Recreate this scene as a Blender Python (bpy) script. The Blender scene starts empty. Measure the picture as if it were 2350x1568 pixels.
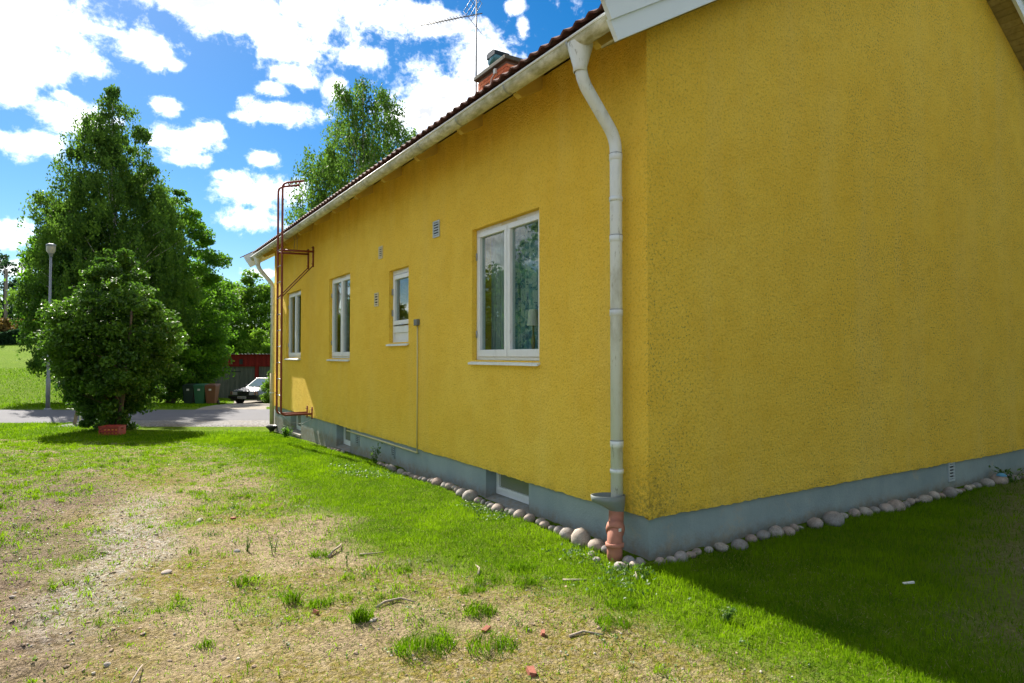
import bpy, math, random
import numpy as np
from mathutils import Vector, Matrix, Euler

SC = bpy.context.scene
COL = SC.collection
R_ = math.radians

# ------------------------------------------------------------------ camera
CAM = (-3.379, -3.481, 1.5)
YAW, PITCH = R_(32.2), R_(1.245)
F0 = (math.sin(YAW), math.cos(YAW)); R0 = (math.cos(YAW), -math.sin(YAW))
cam_data = bpy.data.cameras.new("camera")
cam_data.sensor_width = 36.0
cam_data.lens = 36.0 * 1473.0 / 2350.0
cam_data.clip_start = 0.05; cam_data.clip_end = 3000
cam = bpy.data.objects.new("camera", cam_data); COL.objects.link(cam)
cam.location = CAM
cam.rotation_euler = (math.pi / 2 + PITCH, 0, -YAW)
SC.camera = cam

# ------------------------------------------------------------------ sun, sky, exposure
SUN_DIR = Vector((-0.098, 1.18, 1.0)).normalized()
SUN_EL = math.asin(SUN_DIR.z); SUN_AZ = math.atan2(SUN_DIR.x, SUN_DIR.y)
sd = bpy.data.lights.new("sun", 'SUN'); sd.energy = 2.6; sd.angle = R_(0.55); sd.color = (1.0, 0.93, 0.82)
sun = bpy.data.objects.new("sun", sd); COL.objects.link(sun)
sun.rotation_euler = SUN_DIR.to_track_quat('Z', 'Y').to_euler()
sun.location = (-20, 60, 50)
SC.view_settings.view_transform = 'Standard'
SC.view_settings.look = 'None'
SC.view_settings.exposure = 2.38
SC.view_settings.gamma = 1.0
SC.view_settings.use_curve_mapping = False
SC.cycles.use_denoising = True
SC.cycles.max_bounces = 7
SC.cycles.diffuse_bounces = 4
SC.cycles.transparent_max_bounces = 10
SC.cycles.sample_clamp_indirect = 6.0
SKY_K = 0.05

def make_world():
    w = bpy.data.worlds.new("World"); SC.world = w; w.use_nodes = True
    nt = w.node_tree; N = nt.nodes; L = nt.links; N.clear()
    out = N.new('ShaderNodeOutputWorld'); bg = N.new('ShaderNodeBackground')
    bg.inputs['Strength'].default_value = SKY_K
    L.new(bg.outputs[0], out.inputs[0])
    sky = N.new('ShaderNodeTexSky'); sky.sky_type = 'NISHITA'; sky.sun_disc = False
    sky.sun_elevation = SUN_EL; sky.sun_rotation = SUN_AZ
    sky.altitude = 0; sky.air_density = 1.0; sky.dust_density = 0.2; sky.ozone_density = 3.0
    hs = N.new('ShaderNodeHueSaturation'); hs.inputs['Saturation'].default_value = 1.45; hs.inputs['Value'].default_value = 0.50
    L.new(sky.outputs[0], hs.inputs['Color'])
    tc = N.new('ShaderNodeTexCoord')
    def math_(op, a, b=None, c=None, clamp=False):
        n = N.new('ShaderNodeMath'); n.operation = op; n.use_clamp = clamp
        for i, v in enumerate((a, b, c)):
            if v is None: continue
            if isinstance(v, (int, float)): n.inputs[i].default_value = v
            else: L.new(v, n.inputs[i])
        return n.outputs[0]
    def noise(scale, detail, rough, off=(0, 0, 0), dist=0.0, sz=(1, 1, 1)):
        m = N.new('ShaderNodeMapping'); m.inputs['Location'].default_value = off; m.inputs['Scale'].default_value = sz
        L.new(tc.outputs['Generated'], m.inputs[0])
        n = N.new('ShaderNodeTexNoise'); n.inputs['Scale'].default_value = scale
        n.inputs['Detail'].default_value = detail; n.inputs['Roughness'].default_value = rough
        n.inputs['Distortion'].default_value = dist
        L.new(m.outputs[0], n.inputs['Vector'])
        return n.outputs['Fac']
    # cumulus clouds: (azimuth, elevation, half width, half height) in degrees
    CL = [(-4.4, 23.0, 3.77, 2.18), (-5.3, 20.6, 3.28, 1.6), (-1.4, 20.8, 1.76, 0.92), (2.3, 22.7, 1.64, 1.32), (4.2, 22.0, 0.64, 0.45), (6.7, 26.7, 5.73, 1.02), (10.7, 26.5, 4.51, 1.7), (14.9, 27.1, 4.65, 2.07), (20.4, 27.7, 4.79, 1.53), (12.6, 24.7, 2.35, 1.51), (12.4, 22.8, 1.75, 1.02), (11.6, 21.5, 0.96, 0.61), (14.0, 22.2, 0.85, 0.62), (25.4, 27.4, 2.45, 0.87), (18.5, 24.7, 1.9, 0.9), (29.1, 25.2, 3.22, 2.2), (25.8, 22.2, 3.65, 2.24), (30.4, 22.4, 3.33, 3.08), (23.8, 20.3, 2.46, 1.82), (16.8, 21.7, 0.87, 0.88), (12.3, 19.5, 2.79, 0.9), (9.5, 19.1, 1.03, 0.38), (3.6, 19.0, 1.07, 0.72), (-2.4, 16.9, 2.34, 1.17), (-4.9, 14.9, 2.66, 0.91), (4.7, 16.6, 2.31, 1.0), (4.9, 15.5, 1.87, 0.74), (6.6, 17.7, 1.07, 0.74), (-6.2, 18.0, 1.17, 1.05), (10.8, 16.0, 1.13, 0.63), (9.9, 13.4, 3.18, 1.48), (9.4, 11.2, 2.53, 1.06), (7.8, 14.4, 0.91, 0.41), (12.8, 13.6, 1.72, 1.25), (-6.4, 8.2, 1.46, 1.21), (-5.6, 6.2, 1.22, 0.67), (10.6, 6.8, 1.32, 0.4), (32.5, 28.8, 0.8, 0.55), (33.2, 27.3, 0.5, 0.8), (-2.9, 18.4, 0.7, 0.37), (-4.2, 3.6, 1.68, 0.44)]
    best = None
    for az, el, a, b in CL:
        az, el = R_(az), R_(el)
        c = Vector((math.sin(az) * math.cos(el), math.cos(az) * math.cos(el), math.sin(el)))
        u = Vector((math.cos(az), -math.sin(az), 0)); v = c.cross(u) * -1
        if v.z < 0: v = -v
        M = Matrix((u, v, u.cross(v))).transposed()
        mp = N.new('ShaderNodeMapping'); mp.vector_type = 'TEXTURE'
        mp.inputs['Location'].default_value = c
        mp.inputs['Rotation'].default_value = M.to_euler()
        mp.inputs['Scale'].default_value = (R_(a) * .95, R_(b) * .95, 0.6)
        L.new(tc.outputs['Generated'], mp.inputs[0])
        ln = N.new('ShaderNodeVectorMath'); ln.operation = 'LENGTH'; L.new(mp.outputs[0], ln.inputs[0])
        best = ln.outputs['Value'] if best is None else math_('SMOOTH_MIN', best, ln.outputs['Value'], 0.25)
    cov = math_('SUBTRACT', 1.0, best)                       # 1 in a core, 0 on the rim, negative outside
    # the rest of the sky carries clouds of the same kind
    seen = N.new('ShaderNodeMapping'); seen.vector_type = 'TEXTURE'
    c = Vector((math.sin(R_(13)) * math.cos(R_(16)), math.cos(R_(13)) * math.cos(R_(16)), math.sin(R_(16))))
    u = Vector((math.cos(R_(13)), -math.sin(R_(13)), 0)); v = u.cross(c)
    if v.z < 0: v = -v
    seen.inputs['Location'].default_value = c; seen.inputs['Rotation'].default_value = Matrix((u, v, u.cross(v))).transposed().to_euler()
    seen.inputs['Scale'].default_value = (.42, .26, .9); L.new(tc.outputs['Generated'], seen.inputs[0])
    sl = N.new('ShaderNodeVectorMath'); sl.operation = 'LENGTH'; L.new(seen.outputs[0], sl.inputs[0])
    away = N.new('ShaderNodeMapRange'); away.inputs['From Min'].default_value = .9; away.inputs['From Max'].default_value = 1.3
    away.inputs['To Min'].default_value = -2.5; away.inputs['To Max'].default_value = 0.0; L.new(sl.outputs['Value'], away.inputs['Value'])
    gen = math_('MULTIPLY', math_('SUBTRACT', noise(4.5, 3.0, .5, (2.2, 8.1, 5.0), 0.0, (1, 1, 2.0)), 0.5), 5.0)
    cov = math_('MAXIMUM', math_('MAXIMUM', cov, math_('ADD', gen, away.outputs[0])), -2.0)
    n1 = noise(13.0, 10.0, 0.64, (3.1, 1.7, 0.4), 0.5, (1, 1, 1.6))
    n2 = noise(52.0, 8.0, 0.66, (0.1, 5.7, 2.4), 0.2)
    d = math_('ADD', cov, math_('MULTIPLY', math_('SUBTRACT', n1, 0.5), 3.0))
    d = math_('ADD', d, math_('MULTIPLY', math_('SUBTRACT', n2, 0.5), 2.3))
    mr = N.new('ShaderNodeMapRange'); mr.interpolation_type = 'SMOOTHSTEP'
    mr.inputs['From Min'].default_value = -0.45; mr.inputs['From Max'].default_value = 1.35
    L.new(d, mr.inputs['Value'])
    alpha = mr.outputs[0]
    # thick cores let less light through than the rims
    core = N.new('ShaderNodeMapRange'); core.interpolation_type = 'SMOOTHSTEP'
    core.inputs['From Min'].default_value = 0.3; core.inputs['From Max'].default_value = 1.6
    n3 = noise(9.0, 5.0, 0.55, (7.3, 0.2, 4.4), 0.0, (1, 1, 1.8))
    L.new(math_('ADD', d, math_('MULTIPLY', math_('SUBTRACT', n3, 0.5), 3.2)), core.inputs['Value'])
    mix = N.new('ShaderNodeMix'); mix.data_type = 'RGBA'
    k = 1.0 / SKY_K
    mix.inputs['A'].default_value = (0.52 * k, 0.50 * k, 0.465 * k, 1)
    mix.inputs['B'].default_value = (0.125 * k, 0.13 * k, 0.14 * k, 1)
    L.new(core.outputs[0], mix.inputs['Factor'])
    # clouds scatter forward: the nearer to the sun, the brighter
    dt = N.new('ShaderNodeVectorMath'); dt.operation = 'DOT_PRODUCT'; dt.inputs[1].default_value = SUN_DIR; L.new(tc.outputs['Generated'], dt.inputs[0])
    fw = math_('ADD', 1.0, math_('MULTIPLY', math_('POWER', math_('MAXIMUM', dt.outputs['Value'], 0.0), 2.0), 0.55))
    sc_ = N.new('ShaderNodeVectorMath'); sc_.operation = 'SCALE'; L.new(mix.outputs['Result'], sc_.inputs[0]); L.new(fw, sc_.inputs['Scale'])
    m2 = N.new('ShaderNodeMix'); m2.data_type = 'RGBA'
    L.new(alpha, m2.inputs['Factor']); L.new(hs.outputs[0], m2.inputs['A']); L.new(sc_.outputs[0], m2.inputs['B'])
    L.new(m2.outputs['Result'], bg.inputs['Color'])
    try:
        w.cycles.sampling_method = 'MANUAL'; w.cycles.sample_map_resolution = 512
    except Exception: pass
make_world()

# ------------------------------------------------------------------ helpers: objects
def tag(o, label=None, cat=None, group=None, kind=None):
    if label: o['label'] = label
    if cat: o['category'] = cat
    if group: o['group'] = group
    if kind: o['kind'] = kind
    return o
def empty(name, loc=(0, 0, 0), rz=0.0, label=None, cat=None, group=None):
    o = bpy.data.objects.new(name, None); COL.objects.link(o)
    o.location = loc; o.rotation_euler = (0, 0, rz); o.empty_display_size = .1
    return tag(o, label, cat, group)
def link(name, me, mats=None, parent=None, loc=(0, 0, 0)):
    o = bpy.data.objects.new(name, me); COL.objects.link(o); o.location = loc
    if parent is not None: o.parent = parent
    if mats is not None and not me.materials:
        for m in (mats if isinstance(mats, (list, tuple)) else [mats]): me.materials.append(m)
    return o
class MB:
    """collects polygons of one piece"""
    def __init__(s): s.v = []; s.f = []; s.sm = []
    def add(s, vs, fs, smooth=False):
        o = len(s.v); s.v += [tuple(p) for p in vs]
        for f in fs: s.f.append(tuple(i + o for i in f)); s.sm.append(smooth)
        return s
    def box(s, a, b):
        (x0, y0, z0), (x1, y1, z1) = a, b
        return s.add([(x0, y0, z0), (x1, y0, z0), (x1, y1, z0), (x0, y1, z0), (x0, y0, z1), (x1, y0, z1), (x1, y1, z1), (x0, y1, z1)],
                     [(3, 2, 1, 0), (4, 5, 6, 7), (0, 1, 5, 4), (1, 2, 6, 5), (2, 3, 7, 6), (3, 0, 4, 7)])
    def hexa(s, p):   # eight corners in box order
        return s.add(p, [(3, 2, 1, 0), (4, 5, 6, 7), (0, 1, 5, 4), (1, 2, 6, 5), (2, 3, 7, 6), (3, 0, 4, 7)])
    def prism(s, poly, axis, a, b):   # poly: 2-D points of the two other axes in order
        def P(q, t):
            return (t, q[0], q[1]) if axis == 'x' else (q[0], t, q[1]) if axis == 'y' else (q[0], q[1], t)
        n = len(poly)
        vs = [P(q, a) for q in poly] + [P(q, b) for q in poly]
        return s.add(vs, [tuple(range(n - 1, -1, -1)), tuple(range(n, 2 * n))] + [(i, (i + 1) % n, n + (i + 1) % n, n + i) for i in range(n)])
    def tube(s, pts, rad, n=10, caps=True, smooth=True):
        pts = [Vector(p) for p in pts]; m = len(pts)
        rad = rad if isinstance(rad, (list, tuple)) else [rad] * m
        tang = []
        for i in range(m):
            t = (pts[min(i + 1, m - 1)] - pts[max(i - 1, 0)])
            tang.append(t.normalized() if t.length > 1e-9 else Vector((0, 0, 1)))
        ref = Vector((0, 0, 1)) if abs(tang[0].z) < .9 else Vector((1, 0, 0))
        u = tang[0].cross(ref).normalized()
        vs = []
        for i in range(m):
            u = (u - tang[i] * u.dot(tang[i]))
            u = u.normalized() if u.length > 1e-6 else tang[i].orthogonal().normalized()
            w = tang[i].cross(u)
            for k in range(n):
                a = 2 * math.pi * k / n
                vs.append(pts[i] + (u * math.cos(a) + w * math.sin(a)) * rad[i])
        fs = [(i * n + k, i * n + (k + 1) % n, (i + 1) * n + (k + 1) % n, (i + 1) * n + k) for i in range(m - 1) for k in range(n)]
        s.add(vs, fs, smooth)
        if caps:
            o = len(s.v) - m * n
            s.f.append(tuple(o + k for k in range(n - 1, -1, -1))); s.sm.append(False)
            s.f.append(tuple(o + (m - 1) * n + k for k in range(n))); s.sm.append(False)
        return s
    def lathe(s, prof, c=(0, 0, 0), n=16, smooth=True):   # prof [(r,z)]
        vs = [(c[0] + r * math.cos(2 * math.pi * k / n), c[1] + r * math.sin(2 * math.pi * k / n), c[2] + z) for r, z in prof for k in range(n)]
        m = len(prof)
        return s.add(vs, [(i * n + k, i * n + (k + 1) % n, (i + 1) * n + (k + 1) % n, (i + 1) * n + k) for i in range(m - 1) for k in range(n)], smooth)
    def mesh(s, name, org=(0, 0, 0)):
        me = bpy.data.meshes.new(name)
        me.from_pydata([(p[0] - org[0], p[1] - org[1], p[2] - org[2]) for p in s.v], [], s.f)
        me.polygons.foreach_set('use_smooth', s.sm); me.update()
        return me
    def build(s, name, m, parent=None, org=(0, 0, 0), loc=None):
        me = s.mesh(name, org)
        return link(name, me, m, parent, loc if loc is not None else ((0, 0, 0) if parent is not None else org))
def bevel(o, w, seg=2):
    b = o.modifiers.new('edge', 'BEVEL'); b.width = w; b.segments = seg; b.limit_method = 'ANGLE'; b.angle_limit = R_(35)
    return o
def np_mesh(name, verts, sizes, idx, smooth=False, attr=None):
    me = bpy.data.meshes.new(name)
    me.vertices.add(len(verts)); me.vertices.foreach_set('co', np.ascontiguousarray(verts, np.float32).ravel())
    me.loops.add(len(idx)); me.loops.foreach_set('vertex_index', np.ascontiguousarray(idx, np.int32))
    me.polygons.add(len(sizes))
    st = np.zeros(len(sizes), np.int32); st[1:] = np.cumsum(sizes)[:-1]
    me.polygons.foreach_set('loop_start', st)
    try: me.polygons.foreach_set('loop_total', np.ascontiguousarray(sizes, np.int32))
    except Exception: pass
    me.polygons.foreach_set('use_smooth', np.full(len(sizes), smooth, bool))
    me.update(calc_edges=True)
    if attr is not None:
        for nm, (dom, arr) in attr.items():
            a = me.attributes.new(nm, 'FLOAT', dom); a.data.foreach_set('value', np.ascontiguousarray(arr, np.float32))
    return me

# ------------------------------------------------------------------ helpers: materials
class MT:
    def __init__(s, name):
        s.m = bpy.data.materials.new(name); s.m.use_nodes = True
        s.nt = s.m.node_tree; s.N = s.nt.nodes; s.L = s.nt.links
        s.p = s.N['Principled BSDF']; s.out = s.N['Material Output']
        g = s.N.new('ShaderNodeNewGeometry'); s.pos = g.outputs['Position']; s.geo = g
        t = s.N.new('ShaderNodeTexCoord'); s.objc = t.outputs['Object']
    def set(s, sock, v):
        if isinstance(v, (int, float)): sock.default_value = v
        elif isinstance(v, (tuple, list)): sock.default_value = (*v, 1) if len(v) == 3 and sock.type == 'RGBA' else v
        else: s.L.new(v, sock)
    def noise(s, scale, detail=4, rough=.55, vec=None, sz=None, off=None, dist=0.0):
        n = s.N.new('ShaderNodeTexNoise'); n.inputs['Scale'].default_value = scale
        n.inputs['Detail'].default_value = detail; n.inputs['Roughness'].default_value = rough; n.inputs['Distortion'].default_value = dist
        v = vec if vec is not None else s.pos
        if sz or off:
            mp = s.N.new('ShaderNodeMapping')
            if sz: mp.inputs['Scale'].default_value = sz
            if off: mp.inputs['Location'].default_value = off
            s.L.new(v, mp.inputs[0]); v = mp.outputs[0]
        s.L.new(v, n.inputs['Vector']); return n.outputs['Fac']
    def vor(s, scale, feature='F1', vec=None, out='Distance'):
        n = s.N.new('ShaderNodeTexVoronoi'); n.feature = feature; n.inputs['Scale'].default_value = scale
        s.L.new(vec if vec is not None else s.pos, n.inputs['Vector']); return n.outputs[out]
    def ramp(s, f, stops, mode='LINEAR'):
        n = s.N.new('ShaderNodeValToRGB'); n.color_ramp.interpolation = mode; e = n.color_ramp.elements
        while len(e) < len(stops): e.new(0.5)
        for i, (p, c) in enumerate(stops):
            e[i].position = p; e[i].color = (c, c, c, 1) if isinstance(c, (int, float)) else (*c, 1)
        s.L.new(f, n.inputs[0]); return n.outputs[0]
    def mix(s, f, a, b, mode='MIX'):
        n = s.N.new('ShaderNodeMix'); n.data_type = 'RGBA'; n.blend_type = mode
        s.set(n.inputs['Factor'], f); s.set(n.inputs['A'], a); s.set(n.inputs['B'], b); return n.outputs['Result']
    def math(s, op, a, b=None, clamp=False):
        n = s.N.new('ShaderNodeMath'); n.operation = op; n.use_clamp = clamp
        s.set(n.inputs[0], a)
        if b is not None: s.set(n.inputs[1], b)
        return n.outputs[0]
    def attr(s, nm):
        n = s.N.new('ShaderNodeAttribute'); n.attribute_name = nm; return n.outputs['Fac']
    def sep(s, v=None):
        n = s.N.new('ShaderNodeSeparateXYZ'); s.L.new(v if v is not None else s.pos, n.inputs[0]); return n.outputs
    def rng(s, v, a, b, c=0.0, d=1.0):
        n = s.N.new('ShaderNodeMapRange'); n.interpolation_type = 'SMOOTHSTEP'
        s.set(n.inputs['Value'], v)
        for k, q in zip(('From Min', 'From Max', 'To Min', 'To Max'), (a, b, c, d)): n.inputs[k].default_value = q
        return n.outputs[0]
    def bump(s, h, strength=.5, dist=.01):
        n = s.N.new('ShaderNodeBump'); n.inputs['Strength'].default_value = strength; n.inputs['Distance'].default_value = dist
        s.L.new(h, n.inputs['Height'])
        s.L.new(n.outputs[0], s.p.inputs['Normal']); return n.outputs[0]
    def base(s, c, rough=.6, metal=0.0, spec=.5):
        s.set(s.p.inputs['Base Color'], c); s.set(s.p.inputs['Roughness'], rough)
        s.set(s.p.inputs['Metallic'], metal); s.p.inputs['Specular IOR Level'].default_value = spec
        return s
def simple(name, c, rough=.6, metal=0.0, spec=.5, var=.12, scale=6.0, bump=0.0, bscale=60):
    t = MT(name)
    n = t.noise(scale, 5, .6)
    lo = tuple(x * (1 - var) for x in c); hi = tuple(min(1, x * (1 + var)) for x in c)
    t.base(t.mix(n, lo, hi), rough, metal, spec)
    if bump: t.bump(t.noise(bscale, 3), bump, .004)
    return t.m

def m_stucco():
    t = MT('yellow_stucco')
    xyz = t.sep()
    big = t.noise(.55, 6, .6); mid = t.noise(3.2, 6, .65, off=(2, 7, 1)); streak = t.noise(2.4, 5, .6, sz=(1, 1, .10), off=(5, 3, 0))
    g1 = t.noise(120, 3, .6); g2 = t.noise(52, 4, .65); v = t.vor(70)
    col = t.mix(t.ramp(big, [(.32, 0), (.68, 1)]), (.90, .58, .052), (.95, .66, .09))
    col = t.mix(t.math('MULTIPLY', t.ramp(mid, [(.42, 0), (.68, 1)]), .5), col, (.82, .50, .04))
    col = t.mix(t.math('MULTIPLY', t.ramp(streak, [(.50, 0), (.74, 1)]), .45), col, (.88, .64, .15))     # sun-bleached runs
    pit_shade = t.math('MULTIPLY', t.ramp(g2, [(.35, 1), (.47, 0)]), .55)          # occlusion shade of the render's hollows, painted in as darker ochre
    col = t.mix(pit_shade, col, (.50, .285, .012))
    col = t.mix(t.math('MULTIPLY', t.ramp(t.noise(31, 4, .65, off=(9, 2, 4)), [(.32, 1), (.41, 0)]), .5), col, (.56, .33, .016))  # coarser layer of pit shade, likewise painted into the colour
    pale = t.math('MULTIPLY', t.ramp(g1, [(.52, 0), (.68, 1)]), .6)
    col = t.mix(pale, col, (.95, .74, .20))
    # grey-black algae specks: strong by the corner downpipe and on the gable
    sp = t.ramp(t.noise(48, 6, .75), [(.545, 0), (.60, 1)])
    patch = t.ramp(t.noise(1.5, 7, .72), [(.44, 0), (.62, 1)])
    gab = t.rng(xyz['Y'], .06, .0)
    near = t.math('MULTIPLY', t.rng(xyz['X'], .75, .05), gab)
    low = t.rng(xyz['Z'], 3.0, .5)
    gx = t.rng(xyz['X'], .6, 4.0)
    amt = t.math('MULTIPLY', t.math('ADD', t.math('MULTIPLY', near, t.math('ADD', t.math('MULTIPLY', low, 1.3), .2)), t.math('MULTIPLY', t.math('MULTIPLY', gab, gx), 1.6)), patch)
    amt = t.math('ADD', t.math('ADD', amt, t.math('MULTIPLY', gab, .35)), .10)
    col = t.mix(t.math('MULTIPLY', t.math('MULTIPLY', sp, amt, True), .75), col, (.14, .12, .055))
    # damp foot of the corner and grime along the lower edge
    foot = t.math('MULTIPLY', t.rng(xyz['Z'], .85, .30), t.math('MULTIPLY', t.rng(xyz['X'], .45, .0), t.rng(xyz['Y'], .40, .0)))
    col = t.mix(t.math('MULTIPLY', t.math('MULTIPLY', foot, t.ramp(t.noise(22, 5, .7), [(.42, 0), (.62, 1)])), .75), col, (.16, .12, .04))
    edge = t.math('MULTIPLY', t.rng(xyz['Z'], .42, .29), t.ramp(t.noise(6, 6, .7), [(.42, 0), (.66, 1)]))
    col = t.mix(t.math('MULTIPLY', edge, .45), col, (.34, .23, .05))
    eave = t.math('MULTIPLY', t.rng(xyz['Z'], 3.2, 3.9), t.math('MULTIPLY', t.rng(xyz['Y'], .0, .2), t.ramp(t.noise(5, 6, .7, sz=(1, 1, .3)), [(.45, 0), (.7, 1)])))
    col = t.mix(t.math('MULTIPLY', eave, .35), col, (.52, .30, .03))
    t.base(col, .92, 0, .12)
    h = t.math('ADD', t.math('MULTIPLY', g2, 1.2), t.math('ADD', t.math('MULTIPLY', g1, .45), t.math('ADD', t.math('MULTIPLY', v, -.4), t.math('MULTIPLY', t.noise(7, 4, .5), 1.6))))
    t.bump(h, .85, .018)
    return t.m
def m_plinth():
    t = MT('grey_plinth_render')
    z = t.sep()['Z']
    c = t.mix(t.ramp(t.noise(1.7, 6, .65), [(.3, 0), (.7, 1)]), (.215, .275, .285), (.295, .355, .36))
    c = t.mix(t.math('MULTIPLY', t.ramp(t.noise(2.3, 6, .7, sz=(1, 1, .25), off=(1, 8, 2)), [(.52, 0), (.72, 1)]), .45), c, (.35, .395, .385))
    c = t.mix(t.math('MULTIPLY', t.ramp(t.noise(3.1, 6, .7, off=(4, 1, 2)), [(.57, 0), (.66, 1)]), .45), c, (.40, .34, .25))
    c = t.mix(t.math('MULTIPLY', t.ramp(t.noise(34, 5, .75, off=(4, 1, 2)), [(.62, 0), (.70, 1)]), .4), c, (.17, .18, .17))
    sp = t.math('MULTIPLY', t.rng(t.math('ADD', z, t.math('MULTIPLY', t.noise(4, 5, .7), -.16)), .06, -.10), t.ramp(t.noise(16, 6, .75), [(.32, .25), (.58, 1)]))
    c = t.mix(t.math('MULTIPLY', sp, .75), c, (.22, .165, .10))
    t.base(c, .85, 0, .2); t.bump(t.math('ADD', t.noise(60, 5, .6), t.noise(6, 3, .5)), .4, .010); return t.m
def m_whitemetal(name, c=(.62, .66, .66), stain=(.20, .20, .10), amt=.8, vert=True):
    t = MT(name)
    n = t.noise(7, 7, .7, sz=(1, 1, .35) if vert else (1, .6, 1))
    n2 = t.noise(26, 5, .7, off=(3, 2, 1), sz=(1, 1, .3))
    m = t.ramp(n, [(.50, 0), (.72, 1)])
    col = t.mix(t.math('MULTIPLY', m, amt * .55), c, stain)
    col = t.mix(t.math('MULTIPLY', t.ramp(n2, [(.60, 0), (.68, 1)]), amt * .55), col, tuple(x * .5 for x in stain))
    t.base(col, .42, 0, .4); t.bump(n2, .1, .002); return t.m
def m_gutter():
    t = MT('weathered_gutter')
    n = t.noise(14, 6, .7, sz=(1, .45, 1)); n2 = t.noise(3, 5, .6)
    col = t.mix(t.ramp(n, [(.36, 0), (.66, 1)]), (.68, .68, .58), (.30, .29, .15))
    col = t.mix(t.math('MULTIPLY', t.ramp(n2, [(.5, 0), (.75, 1)]), .6), col, (.22, .23, .10))
    t.base(col, .55, 0, .35); return t.m
def m_tile():
    t = MT('brown_roof_tile')
    oi = t.N.new('ShaderNodeObjectInfo')
    c = t.mix(oi.outputs['Random'], (.085, .032, .024), (.14, .055, .04))
    c = t.mix(t.ramp(t.noise(12, 6, .7), [(.5, 0), (.7, 1)]), c, (.05, .05, .038))
    t.base(c, .8, 0, .3); t.bump(t.noise(90, 4), .3, .004); return t.m
def m_brick():
    t = MT('red_chimney_brick')
    oi = t.N.new('ShaderNodeObjectInfo')
    c = t.mix(oi.outputs['Random'], (.58, .14, .06), (.74, .25, .12))
    c = t.mix(t.math('MULTIPLY', t.ramp(t.noise(18, 5, .7), [(.5, 0), (.75, 1)]), .5), c, (.30, .08, .05))
    t.base(c, .85, 0, .2); t.bump(t.noise(120, 3), .3, .003); return t.m
def m_glass(tint=(.80, .88, .87)):
    t = MT('window_glass'); N, L = t.N, t.L
    lw = N.new('ShaderNodeLayerWeight'); lw.inputs['Blend'].default_value = .5
    fr = t.math('ADD', t.math('MULTIPLY', t.math('POWER', lw.outputs['Facing'], 4.5), .9), .045)
    gl = N.new('ShaderNodeBsdfGlossy'); gl.inputs['Roughness'].default_value = .015
    tr = N.new('ShaderNodeBsdfTransparent'); tr.inputs[0].default_value = (*tint, 1)
    nb = N.new('ShaderNodeBump'); nb.inputs['Strength'].default_value = .03; nb.inputs['Distance'].default_value = .02
    L.new(t.noise(2.2, 2, .5), nb.inputs['Height']); L.new(nb.outputs[0], gl.inputs['Normal'])
    mx = N.new('ShaderNodeMixShader'); L.new(fr, mx.inputs[0]); L.new(tr.outputs[0], mx.inputs[1]); L.new(gl.outputs[0], mx.inputs[2])
    L.new(mx.outputs[0], t.out.inputs[0]); N.remove(t.p); return t.m
def m_leaf(name, dark, light, trans=.42, gloss=.55, spec=.18, tcol=None):
    t = MT(name); N, L = t.N, t.L
    a = t.attr('tint')
    c = t.mix(a, dark, light)
    t.base(c, gloss, 0, spec)
    tr = N.new('ShaderNodeBsdfTranslucent')
    L.new(t.mix(a, tuple(x * 1.3 for x in dark) if tcol is None else tuple(x * .6 for x in tcol), tuple(x * 1.5 for x in light) if tcol is None else tcol), tr.inputs[0])
    mx = N.new('ShaderNodeMixShader'); mx.inputs[0].default_value = trans
    L.new(t.p.outputs[0], mx.inputs[1]); L.new(tr.outputs[0], mx.inputs[2]); L.new(mx.outputs[0], t.out.inputs[0])
    return t.m
def m_bark(name, c=(.10, .075, .055), birch=False):
    t = MT(name)
    n = t.noise(9, 6, .7, sz=(1, 1, .25))
    if birch:
        col = t.mix(t.ramp(t.noise(6, 5, .7, sz=(.4, .4, 1.6)), [(.5, 0), (.6, 1)]), (.55, .53, .48), (.05, .045, .04))
    else:
        col = t.mix(n, tuple(x * .5 for x in c), tuple(x * 1.5 for x in c))
    t.base(col, .9, 0, .2); t.bump(n, .5, .02); return t.m
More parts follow.
